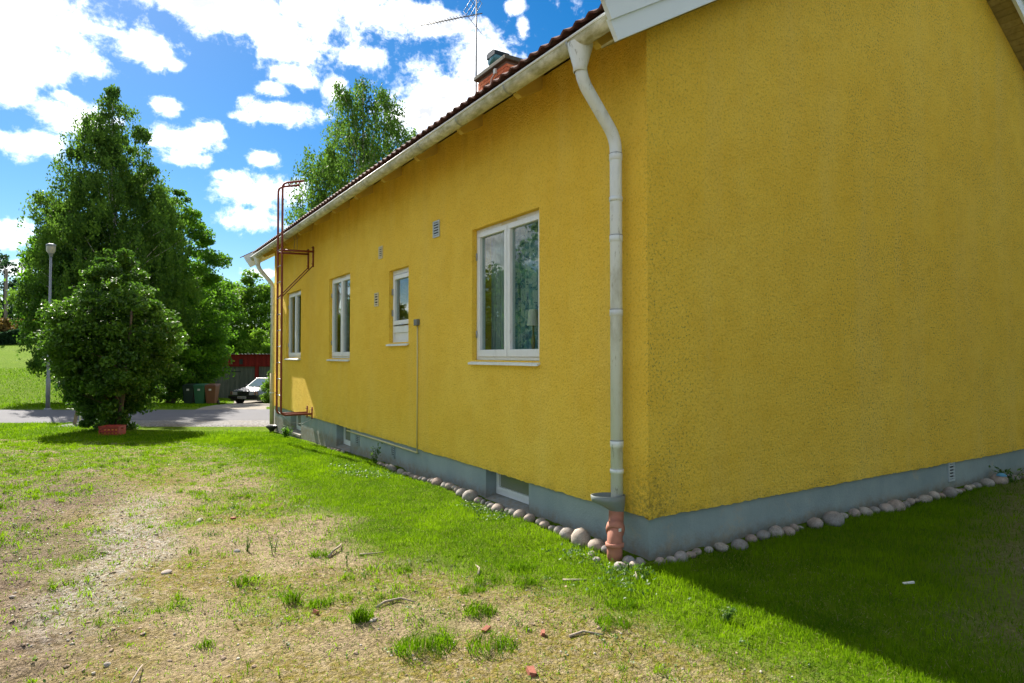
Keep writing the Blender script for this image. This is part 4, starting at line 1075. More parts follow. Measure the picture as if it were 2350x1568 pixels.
# the big group across the road
tree('birch_tree', 'tallest birch with a narrow pointed crown beyond the road', 'tree', -3.25, 31.9, 15.2,
     [(.05, 1.4), (.12, 2.6), (.3, 3.3), (.5, 3.3), (.65, 2.8), (.75, 2.2), (.85, 1.5), (.93, .95), (1.0, .2)], 900, 150000, .13, M['l_birch'], M['barkb'], 3, .2, .55, .9, 'trees beyond the road', limbs=90, lobe=.7)
tree('broadleaf_tree', 'leafy tree left of the tall birch behind the lamp post', 'tree', -4.9, 32.9, 9.6,
     [(.16, .9), (.32, 1.7), (.5, 2.0), (.7, 1.7), (.88, 1.2), (1.0, .3)], 260, 36000, .165, M['l_maple'], M['bark'], 4, .2, .6, 0, 'trees beyond the road')
tree('broadleaf_tree', 'dense leafy tree right of the tall birch beyond the road', 'tree', -.55, 34.8, 11.6,
     [(.04, 1.9), (.15, 2.7), (.35, 3.0), (.55, 2.75), (.75, 2.1), (.9, 1.3), (1.0, .3)], 460, 62000, .165, M['l_maple'], M['bark'], 5, .2, .6, 0, 'trees beyond the road')
tree('broadleaf_tree', 'low leafy tree leaning over the bins beside the shed', 'tree', 1.0, 37.4, 7.0,
     [(.22, 1.2), (.35, 1.8), (.55, 1.9), (.75, 1.4), (1.0, .2)], 200, 22000, .15, M['l_maple'], M['bark'], 6, .12, .5, 0, 'trees beyond the road')
# lilac by the crate
tree('lilac_bush', 'tall dense lilac bush on the near side of the road', 'bush', -3.27, 15.2, 4.5,
     [(.0, .48), (.06, .62), (.18, .88), (.34, 1.24), (.48, 1.38), (.58, 1.26), (.70, .98), (.82, .70), (.93, .42), (1.0, .1)], 460, 62000, .095, M['l_lilac'], M['bark'], 8, .06, .30, 0, stems=6, t0=.02, fill=.40, limbs=90, lobe=.85)
# behind the house
tree('birch_tree', 'drooping birch showing above the roof behind the ladder', 'tree', 6.1, 23.7, 14.8,
     [(.25, 2.6), (.45, 3.2), (.6, 3.1), (.75, 2.6), (.88, 1.8), (.96, 1.1), (1.0, .3)], 560, 80000, .12, M['l_birch'], M['barkb'], 10, .2, .5, 1.2, limbs=90)
tree('maple_tree', 'round bright green maple behind the red shed', 'tree', 6.6, 53.0, 8.6,
     [(.18, 2.4), (.35, 3.6), (.6, 3.6), (.8, 2.6), (1.0, .4)], 260, 26000, .24, M['l_bright'], M['bark'], 12, .22, .8, 0, 'trees behind the shed')
tree('maple_tree', 'bright bush close above the shed roof', 'bush', 6.6, 45.5, 5.0,
     [(.1, 1.4), (.4, 2.2), (.7, 1.8), (1.0, .3)], 110, 12000, .18, M['l_bright'], M['bark'], 13, .12, .6, 0, 'trees behind the shed')
tree('maple_tree', 'darker maple behind the left end of the shed roof', 'tree', 2.3, 50.0, 8.6,
     [(.15, 2.2), (.4, 3.4), (.7, 2.6), (1.0, .4)], 200, 18000, .24, M['l_maple'], M['bark'], 14, .22, .8, 0, 'trees behind the shed')
tree('maple_tree', 'maple mostly hidden by the house beyond the shed', 'tree', 12.5, 56.0, 9.5,
     [(.15, 2.8), (.4, 3.9), (.7, 3.0), (1.0, .4)], 200, 18000, .26, M['l_maple'], M['bark'], 15, .22, .9, 0, 'trees behind the shed')
# far left
for i, (x, y, H, r, m, lab) in enumerate(((-13.6, 91, 10.5, 4.0, 'l_dark', 'dark tree behind the wooden utility pole at the far left'), (-19.5, 88, 9, 4.0, 'l_dark', 'dark tree at the left edge beyond the hedge'),
                                          (-9.5, 84, 3.4, 3.0, 'l_orange', 'rust tinged shrub above the dark hedge'), (-13.5, 80, 2.6, 2.4, 'l_orange', 'rusty low shrub just behind the dark hedge'), (-5.5, 86, 4.5, 3.2, 'l_maple', 'green shrub beyond the top of the grassy slope'),
                                          (.5, 84, 9, 5, 'l_maple', 'tree far behind the tall birch'))):
    tree('far_tree', lab, 'tree', x, y, H, [(.02, r * .7), (.3, r), (.6, r * .85), (.85, r * .5), (1, r * .1)], 130, 9000, .36, M[m], M['bark'], 40 + i, .2, .9, 0, 'trees on the far hillside')
# out of frame to the left, mirrored in the windows
for i, (x, y, H, r) in enumerate(((-13, 17, 8.5, 3.4), (-15.5, 9.5, 9.5, 3.6), (-14, 25, 7.5, 3.0), (-19, 1, 10, 4.0))):
    tree('unseen_tree', ['leafy garden tree left of the yard', 'large garden tree left of the bare soil', 'garden tree near the road on the left', 'tall garden tree level with the house corner'][i], 'tree', x, y, H,
         [(.12, r * .5), (.3, r), (.6, r), (.85, r * .6), (1, r * .12)], 170, 13000, .22, M['l_maple'], M['bark'], 60 + i, .2, .8, 0, 'trees left of the yard')

for i, (x, y, H, r) in enumerate(((4.5, -13, 9.5, 3.3), (9.5, -11, 10.5, 3.6), (14.5, -7.5, 10, 3.4), (17, -1, 9, 3.2))):  # unseen trees, added to cut the sky light on gable and lawn
    tree('unseen_tree', ['unseen leafy tree added facing the gable across the shaded lawn', 'unseen tall tree added facing the right half of the gable', 'unseen broad tree added beyond the right end of the gable', 'unseen tree added level with the far gable corner on the right'][i], 'tree', x, y, H,
         [(.08, r * .6), (.25, r), (.6, r), (.85, r * .6), (1, r * .12)], 170, 13000, .24, M['l_maple'], M['bark'], 70 + i, .2, .8, 0, 'unseen trees added to dim the gable')

def hedge():
    rng = np.random.default_rng(77); n = 26000
    a = np.array([-26.0, 74.0]); b = np.array([-7.6, 77.0])
    u = rng.uniform(0, 1, n); lat = rng.uniform(-.6, .6, n); hh = rng.uniform(0, 1, n) ** .7 * (1.35 + .18 * np.sin(u * 40))
    P = a + (b - a) * u[:, None]; X = P[:, 0]; Y = P[:, 1] + lat
    C = np.stack([X, Y, terr(X, Y) + hh], -1)
    org = (-17, 75.5, float(terr(-17, 75.5)))
    me = leaves_mesh('hedge', C - np.array(org), .26, rng.normal(.4, .2, n), .3, rng)
    o = link('clipped_hedge', me, M['l_dark'], None, org); tag(o, 'long dark clipped hedge at the top of the grassy slope', 'hedge')
hedge()

# ------------------------------------------------------------------ grass and weeds
def blades(name, X, Y, Hh, W, tint, mat, lean=.45, seed=0, kind='stuff', label=None, cat=None, parent=None):
    rng = np.random.default_rng(seed); n = len(X); Z = gh(X, Y) - .004
    a = rng.uniform(0, 2 * np.pi, n); l = rng.uniform(.1, 1, n) * lean * Hh; la = rng.uniform(0, 2 * np.pi, n)
    dx = np.cos(a) * W / 2; dy = np.sin(a) * W / 2; lx = np.cos(la) * l; ly = np.sin(la) * l
    V = np.empty((n, 5, 3))
    V[:, 0] = np.stack([X - dx, Y - dy, Z], -1); V[:, 1] = np.stack([X + dx, Y + dy, Z], -1)
    V[:, 2] = np.stack([X + dx * .8 + lx * .35, Y + dy * .8 + ly * .35, Z + Hh * .55], -1); V[:, 3] = np.stack([X - dx * .8 + lx * .35, Y - dy * .8 + ly * .35, Z + Hh * .55], -1)
    V[:, 4] = np.stack([X + lx, Y + ly, Z + Hh * np.sqrt(np.clip(1 - (lean * .6) ** 2, .3, 1))], -1)
    b = np.arange(n)[:, None] * 5
    idx = np.concatenate([b + np.array([[0, 1, 2, 3]]), b + np.array([[3, 2, 4]])], 1).ravel()
    sizes = np.tile([4, 3], n)
    me = np_mesh(name, V.reshape(-1, 3), sizes, idx, False, dict(tint=('FACE', np.repeat(np.clip(tint, 0, 1), 2))))
    o = link(name, me, mat); tag(o, label, cat, None, kind); return o
def scatter(rng, n, x0, x1, y0, y1): return rng.uniform(x0, x1, n), rng.uniform(y0, y1, n)
def in_house(x, y): return (x > -.02) & (y > -.02) & (y < HL + .05) & (x < HW + .1)
def in_view(x, y, mg=1.0):
    v, w = vw(x, y); return (v > 1.2) & (np.abs(w) < v * .80 + mg)
def on_stones(x, y): return ((x > -.20) & (y > -.1) & (y < 5.3)) | ((y > -.085) & (x > -.15))
def lawn():
    rng = np.random.default_rng(5)
    # thick lawn: density falls with distance, blades get wider
    for nm, x0, x1, y0, y1, n, hh, w in (('near', -2.4, .1, -2.6, 4.5, 150000, .040, .0034), ('mid', -4.0, .1, 4.5, 11.0, 120000, .045, .0055), ('gable', -.3, 8.5, -3.0, .0, 130000, .045, .0042), ('far', -14, 6, 9.5, 19, 120000, .06, .011)):
        x, y = scatter(rng, n, x0, x1, y0, y1)
        p = lawn_mask(x, y) * (.55 + .45 * fbm(x * 3, y * 3, 3))
        v, w_ = vw(x, y)
        ok = (rng.uniform(0, 1, n) < p) & ~in_house(x, y) & ~on_stones(x, y) & in_view(x, y) & ((y > 12.9) | (x < .0) | (y < .1))
        if nm == 'far':
            d = np.abs((x + 5.1) * .54 + (y - 22.1) * .84); ok &= (v < 18.2) & ~((x > -3.0) & (v > 15.3))
        x, y = x[ok], y[ok]
        patch = fbm(x * 2.2 + 9, y * 2.2, 3)
        H = hh * rng.uniform(.5, 1.35, len(x)) * (.6 + .8 * patch)
        blades('lawn_grass', x, y, H, w * rng.uniform(.7, 1.3, len(x)), rng.normal(.45, .2, len(x)) + (patch - .5) * 1.2, M['grass'], .75, 10 + len(nm), label=None)
    # thin grass and tufts on the worn part
    n = 20000; cx, cy = scatter(rng, n, -7.5, 1.0, -2.8, 13)
    ok = (rng.uniform(0, 1, n) < np.clip(cover(cx, cy) + .16, 0, 1) * (1 - lawn_mask(cx, cy)) * .9) & in_view(cx, cy) & ~in_house(cx, cy)
    cx, cy = cx[ok], cy[ok]; m = len(cx)
    k = rng.integers(5, 34, m); own = np.repeat(np.arange(m), k); sp = rng.uniform(.015, .07, m)
    x = cx[own] + rng.normal(size=len(own)) * sp[own]; y = cy[own] + rng.normal(size=len(own)) * sp[own]
    ok = ~in_house(x, y); x, y, own = x[ok], y[ok], own[ok]
    H = (.014 + .05 * rng.uniform(0, 1, m) ** 2)[own] * rng.uniform(.6, 1.4, len(own))
    v, _ = vw(x, y)
    blades('thin_grass', x, y, H, (.0028 + .0005 * v) * rng.uniform(.7, 1.3, len(x)), rng.normal(.62, .25, m)[own] + rng.normal(0, .12, len(x)), M['grass'], 1.1, 31)
    # single blades everywhere
    n = 240000; x, y = scatter(rng, n, -7.5, 1.0, -2.6, 12.5)
    ok = (rng.uniform(0, 1, n) < (.55 + cover(x, y) * .5) * (1 - .6 * path_mask(x, y)) * (1 - .5 * sst(-3.0, -3.9, x) * sst(7, 4, y))) & in_view(x, y) & ~in_house(x, y); x, y = x[ok], y[ok]; v, _ = vw(x, y)
    blades('thin_grass', x, y, rng.uniform(.008, .032, len(x)), (.0026 + .0006 * v) * rng.uniform(.7, 1.2, len(x)), rng.normal(.75, .3, len(x)), M['grass'], 1.3, 32)
    n = 120000; x, y = scatter(rng, n, -6.5, 1.0, -2.6, 9)
    ok = in_view(x, y) & ~in_house(x, y); x, y = x[ok], y[ok]
    blades('dry_straw', x, y, rng.uniform(.006, .035, len(x)), rng.uniform(.0012, .003, len(x)), rng.uniform(0, 1, len(x)), M['straw'], 3.2, 33)
    # grass on the slopes beyond the road
    n = 60000; x, y = scatter(rng, n, -26, 6, 23, 46); v, w_ = vw(x, y)
    ok = (v > 23.6) & in_view(x, y, 2) & ~((np.abs(x - np.interp(y, [21, 28, 37], [.5, 2, 4])) < 1.4) & (y > 20)); x, y = x[ok], y[ok]
    blades('rough_grass', x, y, rng.uniform(.04, .12, len(x)), rng.uniform(.02, .035, len(x)), rng.normal(.32, .2, len(x)), M['grass'], .9, 34)
lawn()
def weeds():
    """small broad-leaved weeds pressed to the soil"""
    rng = np.random.default_rng(15); n = 6500; cx, cy = scatter(rng, n, -7, .6, -2.6, 10)
    ok = (rng.uniform(0, 1, n) < .10 + .5 * cover(cx, cy)) & in_view(cx, cy) & ~in_house(cx, cy) & (lawn_mask(cx, cy) < .7); cx, cy = cx[ok], cy[ok]; m = len(cx)
    k = rng.integers(4, 14, m); own = np.repeat(np.arange(m), k); sp = rng.uniform(.01, .045, m)
    x = cx[own] + rng.normal(size=len(own)) * sp[own]; y = cy[own] + rng.normal(size=len(own)) * sp[own]
    C = np.stack([x, y, gh(x, y) + rng.uniform(.004, .022, len(x))], -1)
    me = leaves_mesh('ground_weeds', C, .017, rng.normal(.5, .2, m)[own] + rng.normal(0, .1, len(own)), 3.0, rng, .7)
    tag(link('ground_weeds', me, M['weed']), kind='stuff')
    # pale-leaved clover by the stones
    c = []
    for bx, by, nn, s in ((-.62, 4.55, 220, .16), (-.45, 4.2, 130, .13), (-.62, 5.2, 60, .1), (-.30, 1.6, 130, .10), (-.33, 2.1, 90, .09), (-.42, .32, 120, .09), (-.38, -.12, 120, .09), (-.28, 1.9, 70, .06), (-.55, -.35, 90, .1)):
        c.append(np.stack([rng.normal(bx, s, nn), rng.normal(by, s * 1.2, nn)], -1))
    c = np.concatenate(c); ok = c[:, 0] < -.12; c = c[ok]
    C = np.stack([c[:, 0], c[:, 1], gh(c[:, 0], c[:, 1]) + rng.uniform(.02, .055, len(c))], -1)
    me = leaves_mesh('clover', C, .024, rng.uniform(0, 1, len(c)) * .6, 3.0, rng, .75)
    tag(link('clover_patch', me, M['weed']), kind='stuff')
weeds()
def pebbles():
    rng = np.random.default_rng(25); n = 45000; x, y = scatter(rng, n, -6.5, .6, -2.4, 10.5)
    left = sst(-2.6, -4.0, x)
    ok = (rng.uniform(0, 1, n) < .25 + .6 * left + .4 * path_mask(x, y)) & in_view(x, y, .5) & ~in_house(x, y) & (lawn_mask(x, y) < .5); x, y = x[ok], y[ok]; n = len(x)
    g = 1.618; iv = np.array([(-1, g, 0), (1, g, 0), (-1, -g, 0), (1, -g, 0), (0, -1, g), (0, 1, g), (0, -1, -g), (0, 1, -g), (g, 0, -1), (g, 0, 1), (-g, 0, -1), (-g, 0, 1)]) / 1.9
    fi = np.array([(0, 11, 5), (0, 5, 1), (0, 1, 7), (0, 7, 10), (0, 10, 11), (1, 5, 9), (5, 11, 4), (11, 10, 2), (10, 7, 6), (7, 1, 8), (3, 9, 4), (3, 4, 2), (3, 2, 6), (3, 6, 8), (3, 8, 9), (4, 9, 5), (2, 4, 11), (6, 2, 10), (8, 6, 7), (9, 8, 1)])
    for nm, mt, sel, lo, hi in (('pebbles', 'pebble', rng.uniform(0, 1, n) < .4, .002, .010), ('soil_clods', 'clod', None, .0025, .012)):
        if sel is None: sel = ~prev
        prev = sel
        xs, ys = x[sel], y[sel]; k = len(xs)
        s = lo + (hi - lo) * rng.uniform(0, 1, k) ** 3
        V = iv[None] * rng.uniform(.7, 1.3, (k, 12, 1)); a = rng.uniform(0, 6.28, k); ca, sa = np.cos(a)[:, None], np.sin(a)[:, None]
        st = np.stack([s * rng.uniform(.8, 1.6, k), s, s * rng.uniform(.5, .9, k)], -1)
        V = V * st[:, None]; V = np.stack([V[..., 0] * ca - V[..., 1] * sa, V[..., 0] * sa + V[..., 1] * ca, V[..., 2]], -1)
        V += np.stack([xs, ys, gh(xs, ys) + s * .15], -1)[:, None]
        idx = (np.arange(k)[:, None, None] * 12 + fi[None]).ravel()
        me = np_mesh(nm, V.reshape(-1, 3), np.full(k * 20, 3), idx, nm == 'pebbles')
        tag(link(nm, me, M[mt]), kind='stuff')
pebbles()
# larger loose stones, brick bits and sticks one can pick out
for i, (x, y, d, lab) in enumerate(((-3.02, 1.52, .085, 'pale flat stone on the track in the bare yard'), (-3.72, 2.36, .05, 'stone by the left edge beside the pale track'), (-3.86, 1.55, .055, 'stone near the left edge, below the pale track'), (-2.10, .02, .055, 'pale oval stone beside a tall grass tuft in the foreground'), (-2.65, 3.05, .09, 'flat stone half sunk in the yard near a red chip'), (-2.52, 1.85, .06, 'flat stone in the middle of the yard right of the track'), (-3.36, .22, .05, 'stone in the soil at the lower left of the yard'), (-2.05, 4.5, .05, 'small stone near the thin grass'), (-1.02, .62, .035, 'small white stone where the lawn meets the dirt'), (2.1, -1.55, .05, 'pale stone on the shaded lawn'))):
    o = link('loose_stone', SM[i % 9]); d *= .72; o.scale = (d * 1.3, d, d * .5); o.rotation_euler = (.1 * i, .07 * i, i * 1.1); o.location = (x, y, float(gh(x, y)) + d * .06); tag(o, lab, 'stone', 'loose stones in the yard')
def brick_bit(x, y, s, rz, lab):
    rr = random.Random(int(x * 97 + y * 31)); j = lambda: rr.uniform(-.006, .006)
    mb = MB(); c = []
    for z in (-.012, .018):
        for a, b in ((-s, -s * .6), (s, -s * .5), (s * .8, s * .6), (-s * .9, s * .5)): c.append((a + j(), b + j(), z + j() * .6))
    mb.hexa(c); o = mb.build('brick_fragment', M['brickbit'], None, (0, 0, 0), (x, y, float(gh(x, y)) + .004)); o.rotation_euler = (.15, -.1, rz); tag(o, lab, 'brick')
brick_bit(-1.62, -.42, .026, .5, 'orange brick fragment in the foreground moss')
brick_bit(-1.66, -.92, .030, 1.2, 'orange brick chip at the bottom edge of the yard')
brick_bit(-2.35, .28, .015, 2.0, 'small red brick chip left of the curved brown stick')
brick_bit(-2.38, 2.95, .02, .3, 'red brick chip on the worn yard further off')
brick_bit(-1.38, -.62, .018, .9, 'tiny orange brick chip near the lawn edge')
def stick(P, r, lab):
    Q = [(x, y, float(gh(x, y)) + z) for x, y, z in P]
    o = MB().tube(Q, [r * (1 - .5 * i / (len(Q) - 1)) for i in range(len(Q))], 6).build('dry_stick', M['twig'], None, Q[0]); tag(o, lab, 'stick')
stick([(-1.98, 1.28, .012), (-1.93, 1.35, .02), (-1.86, 1.40, .03), (-1.81, 1.53, .018)], .011, 'crooked pale stick in the middle of the yard')
stick([(-1.78, 1.18, .008), (-1.70, 1.15, .012), (-1.6, 1.17, .008)], .008, 'short grey stick right of the crooked pale stick')
stick([(-2.02, .18, .01), (-1.95, .23, .02), (-1.85, .22, .02), (-1.78, .16, .008)], .008, 'curved brown stick in the foreground')
stick([(-1.22, .38, .008), (-1.16, .47, .012), (-1.14, .56, .01)], .009, 'short straight stick near the lawn edge')
stick([(-.80, -.02, .008), (-.74, -.10, .015), (-.68, -.12, .008)], .009, 'forked grey stick close to the house corner')
stick([(-1.28, -.72, .008), (-1.2, -.74, .012), (-1.13, -.82, .008)], .008, 'pale stick at the lower edge of the yard right of centre')
stick([(-.38, -.28, .01), (-.33, -.22, .03), (-.31, -.19, .02)], .008, 'brown twig stub beside the shadow edge')
stick([(-3.3, -.15, .01), (-3.24, .0, .03), (-3.22, .1, .01)], .006, 'thin pale stick at the bottom left of the soil')
# bigger weeds that stand up
def plant(x, y, h, nst, nl, leaf, mat, lab, seed, spread=.05, name='weed_plant'):
    rng = np.random.default_rng(seed); z = float(gh(x, y)); root = empty(name, (x, y, z), 0, lab, 'plant')
    mb = MB(); C = []
    for s in range(nst):
        a = rng.uniform(0, 6.28); hh = h * rng.uniform(.6, 1.0); ex, ey = math.cos(a) * spread * rng.uniform(.3, 1), math.sin(a) * spread * rng.uniform(.3, 1)
        mb.tube([(ex * .2, ey * .2, -.01), (ex * .5, ey * .5, hh * .5), (ex, ey, hh)], [.003, .0025, .001], 4, False)
        f = rng.uniform(.15, 1, nl); C.append(np.stack([ex * f, ey * f, hh * f], -1) + rng.normal(size=(nl, 3)) * leaf * .45)
    mb.build('stem', mat, root); C = np.concatenate(C); C[:, 2] = np.maximum(C[:, 2], .004)
    mb_me = leaves_mesh('foliage', C, leaf, rng.normal(.5, .25, len(C)), .6, rng, .45); link('foliage', mb_me, mat, root)
def tuft(x, y, n, h, sp, lab, seed, mat=None):
    rng = np.random.default_rng(seed); a = rng.uniform(0, 6.28, n); r = sp * rng.uniform(0, 1, n) ** .6
    o = blades('grass_tuft', x + np.cos(a) * r, y + np.sin(a) * r, h * rng.uniform(.45, 1.2, n), .0045 * rng.uniform(.7, 1.3, n), rng.normal(.22, .2, n), mat or M['grass'], 1.0, seed, None)
    tag(o, lab, 'grass tuft', 'grass tufts in the yard')
for i, (x, y, n, h, sp, lab) in enumerate(((-1.98, -.42, 420, .085, .16, 'widest dark green grass tuft at the bottom edge of the yard'), (-1.70, -.62, 240, .08, .13, 'bleached grass tuft right of the widest one at the bottom edge'), (-1.52, -.18, 220, .07, .09, 'round grass tuft above the orange brick fragment'), (-2.16, .05, 160, .12, .05, 'tall dark grass tuft beside the pale oval stone'),
        (-2.42, .55, 90, .11, .05, 'thin tall grass tuft left of the curved brown stick'), (-2.28, .42, 140, .06, .08, 'low grass tuft just left of the curved brown stick'), (-1.40, .12, 160, .06, .09, 'grass tuft in the dirt between lawn and brick chips'), (-1.05, .05, 170, .065, .09, 'bushy grass tuft right of the dirt patch'), (-.90, .35, 150, .07, .09, 'grass tuft at the lower edge of the lawn'), (-1.62, .72, 90, .06, .06, 'small round grass tuft in the middle of the dirt'), (-1.22, .25, 150, .07, .1, 'wide grass tuft beside the short straight stick'),
        (-2.62, 1.05, 80, .075, .05, 'spiky grass tuft on bare dirt left of the horsetail'), (-2.02, 1.35, 120, .06, .08, 'grass tuft left of the crooked pale stick'), (-.75, -.55, 170, .08, .1, 'tuft of bright grass near the shadow edge'), (-1.0, -.75, 150, .07, .1, 'ragged grass tuft right of the pale stick at the lower edge'), (-2.95, .18, 60, .05, .05, 'little tuft in the near left dirt'))):
    tuft(x, y, n, h, sp, lab, 300 + i)
plant(-1.95, .95, .15, 1, 26, .018, M['weed'], 'single upright horsetail weed casting a shadow in the dirt', 203, .01)
plant(-2.30, 1.62, .14, 2, 26, .02, M['weed'], 'pair of thin upright weeds left of the crooked stick', 204, .05)
plant(-2.45, 1.85, .13, 3, 14, .02, M['weed'], 'thin feathery weed on the worn yard', 205, .04)
plant(-.40, -1.02, .10, 9, 12, .022, M['weed'], 'bright weed standing on the shadow edge', 206, .07)
plant(-.32, -.28, .10, 8, 12, .022, M['weed'], 'bright leafy sprout by the house corner at the shadow edge', 207, .07)
plant(5.60, -.20, .20, 6, 16, .05, M['weed'], 'dark leafy weed growing between gable stones', 210, .18)
plant(-5.0, 8.7, .40, 14, 26, .07, M['l_maple'], 'leafy shoot at the left edge of the yard', 211, .25)
plant(-5.1, 7.6, .25, 10, 20, .06, M['l_bright'], 'bright low shoot at the left edge of the yard', 212, .2)
plant(-.16, 10.6, .25, 8, 22, .07, M['l_maple'], 'green weed by the wall under the far cellar window', 213, .12)
plant(-.13, 5.35, .28, 8, 10, .04, M['weed'], 'tall grass weed by the plinth beyond the stone row', 214, .08)

# ------------------------------------------------------------------ things by the road
def crate():
    x, y = -3.27, 13.45; z = float(gh(x, y)); rz = R_(-32 + 4)
    t = empty('crate', (x, y, z), rz, 'red plastic crate with slotted sides beside the lilac bush', 'crate')
    W, D, H, th = .42, .30, .21, .015
    for sy in (-1, 1):       # long sides with two rows of slots
        mb = MB(); yy0, yy1 = (sy * D / 2 - th / 2, sy * D / 2 + th / 2)
        for z0, z1 in ((0.0, .04), (.08, .11), (.155, H)): mb.box((-W / 2, yy0, z0), (W / 2, yy1, z1))
        for k in range(6):
            xx = -W / 2 + k * (W - .03) / 5
            for z0, z1 in ((.04, .08), (.11, .155)): mb.box((xx, yy0, z0), (xx + .03, yy1, z1))
        mb.build('side', M['redplastic'], t)
        mb = MB().box((-W / 2 - .006, sy * (D / 2 + .01) - .008, H - .03), (W / 2 + .006, sy * (D / 2 + .01) + .008, H + .001)); mb.build('rim', M['redplastic'], t)
    for sx in (-1, 1):
        mb = MB(); x0, x1 = sx * (W / 2 - th / 2) - th / 2, sx * (W / 2 - th / 2) + th / 2
        mb.box((x0, -D / 2 + .01, 0), (x1, D / 2 - .01, .12)); mb.box((x0, -D / 2 + .01, .17), (x1, D / 2 - .01, H - .002)); mb.box((x0, -D / 2 + .01, .12), (x1, -.05, .17)); mb.box((x0, .05, .12), (x1, D / 2 - .01, .17)); mb.build('end', M['redplastic'], t)
    MB().box((-W / 2 + .016, -D / 2 + .01, .004), (W / 2 - .016, D / 2 - .01, .014)).build('bottom', M['redplastic'], t)
    MB().box((-W / 2 + .04, -D / 2 + .03, .015), (W / 2 - .04, D / 2 - .04, .12)).build('contents', M['orange'], t)
crate()
def lamp_post():
    x, y = -5.17, 24.83; z = float(terr(x, y))
    t = empty('street_lamp', (x, y, z), 0, 'grey street lamp with a boxy lantern beside the road', 'lamp')
    MB().tube([(0, 0, -.1), (0, 0, 1.1), (0, 0, 1.15), (0.02, 0, 5.55)], [.07, .07, .048, .036], 12).build('pole', M['polemetal'], t)
    MB().lathe([(.12, 0), (.12, .06), (.09, .09)], (0, 0, -.02), 12).build('base', M['polemetal'], t)
    for zz in (1.55, 1.75): MB().box((-.07, -.09, zz), (.09, .05, zz + .07)).build('bracket', M['box_grey'], t)
    hd = MB().lathe([(.05, 5.50), (.07, 5.60), (.09, 5.62)], (0.02, 0, 0), 12).build('collar', M['polemetal'], t)
    l = MB(); 
    l.lathe([(.09, 5.62), (.135, 5.70), (.142, 5.88)], (0.02, 0, 0), 14); l.build('lantern', M['lampglass'], t)
    MB().lathe([(.145, 5.87), (.155, 5.88), (.15, 5.94), (.08, 5.97), (0, 5.98)], (0.02, 0, 0), 14).build('lantern_cap', M['polemetal'], t)
lamp_post()
def far_pole():
    x, y = -12.3, 80.0; z = float(terr(x, y))
    t = empty('utility_pole', (x, y, z), 0, 'bare wooden utility pole at the far left above the hedge', 'pole')
    MB().tube([(0, 0, -.2), (0, 0, 7.6)], [.17, .12], 10).build('shaft', M['wood'], t)
    MB().lathe([(.13, 7.58), (.12, 7.66), (0, 7.7)], (0, 0, 0), 10).build('cap', M['galv'], t)
far_pole()
def posts():
    x, y = -4.12, 17.4; z = float(terr(x, y))
    o = MB().hexa([(-.045, -.03, -.05), (.045, -.03, -.05), (.045, .03, -.05), (-.045, .03, -.05), (.05, -.03, .62), (.12, -.03, .62), (.12, .03, .62), (.05, .03, .60)]).build('leaning_post', M['wood'], None, (0, 0, 0), (x, y, z))
    tag(bevel(o, .006), 'dark wooden post leaning right beside the lilac bush', 'post')
    x, y = -3.98, 17.0; z = float(terr(x, y))
    o = empty('marker_stake', (x, y, z), 0, 'thin white marker stake between lilac bush and dark post', 'post')
    MB().tube([(0, 0, -.05), (.005, 0, .52)], .022, 8).build('shaft', M['paint_white'], o); MB().lathe([(.024, .50), (.02, .56), (0, .57)], (.005, 0, 0), 8).build('cap', M['paint_white'], o)
posts()
def wheelie(x, y, rz, m, lab):
    z = float(terr(x, y)); t = empty('wheelie_bin', (x, y, z), rz, lab, 'bin', 'bins beside the driveway')
    mb = MB().hexa([(-.20, -.22, .06), (.20, -.22, .06), (.20, .20, .06), (-.20, .20, .06), (-.27, -.30, .93), (.27, -.30, .93), (.27, .28, .93), (-.27, .28, .93)]); bevel(mb.build('body', m, t), .02)
    mb = MB().hexa([(-.29, -.33, .935), (.29, -.33, .935), (.29, .33, .955), (-.29, .33, .955), (-.25, -.28, .985), (.25, -.28, .985), (.27, .31, 1.03), (-.27, .31, 1.03)]); bevel(mb.build('lid', m, t), .015)
    MB().tube([(-.24, .36, .93), (.24, .36, .93)], .017, 8).build('handle', m, t)
    for sx in (-1, 1): MB().tube([(sx * .19, .21, .10), (sx * .26, .21, .10)], .10, 14).build('wheel', M['rubber'], t)
    MB().box((-.06, -.287, .70), (.06, -.283, .82)).build('label_plate', M['plate'], t)
wheelie(.10, 32.1, R_(-25), M['bin_dark'], 'dark green wheelie bin, leftmost of the three by the drive')
wheelie(.58, 31.8, R_(-30), M['bin_green'], 'mid green wheelie bin between the dark and the brown one')
wheelie(1.05, 31.6, R_(-28), M['bin_brown'], 'brown wheelie bin nearest the parked car')
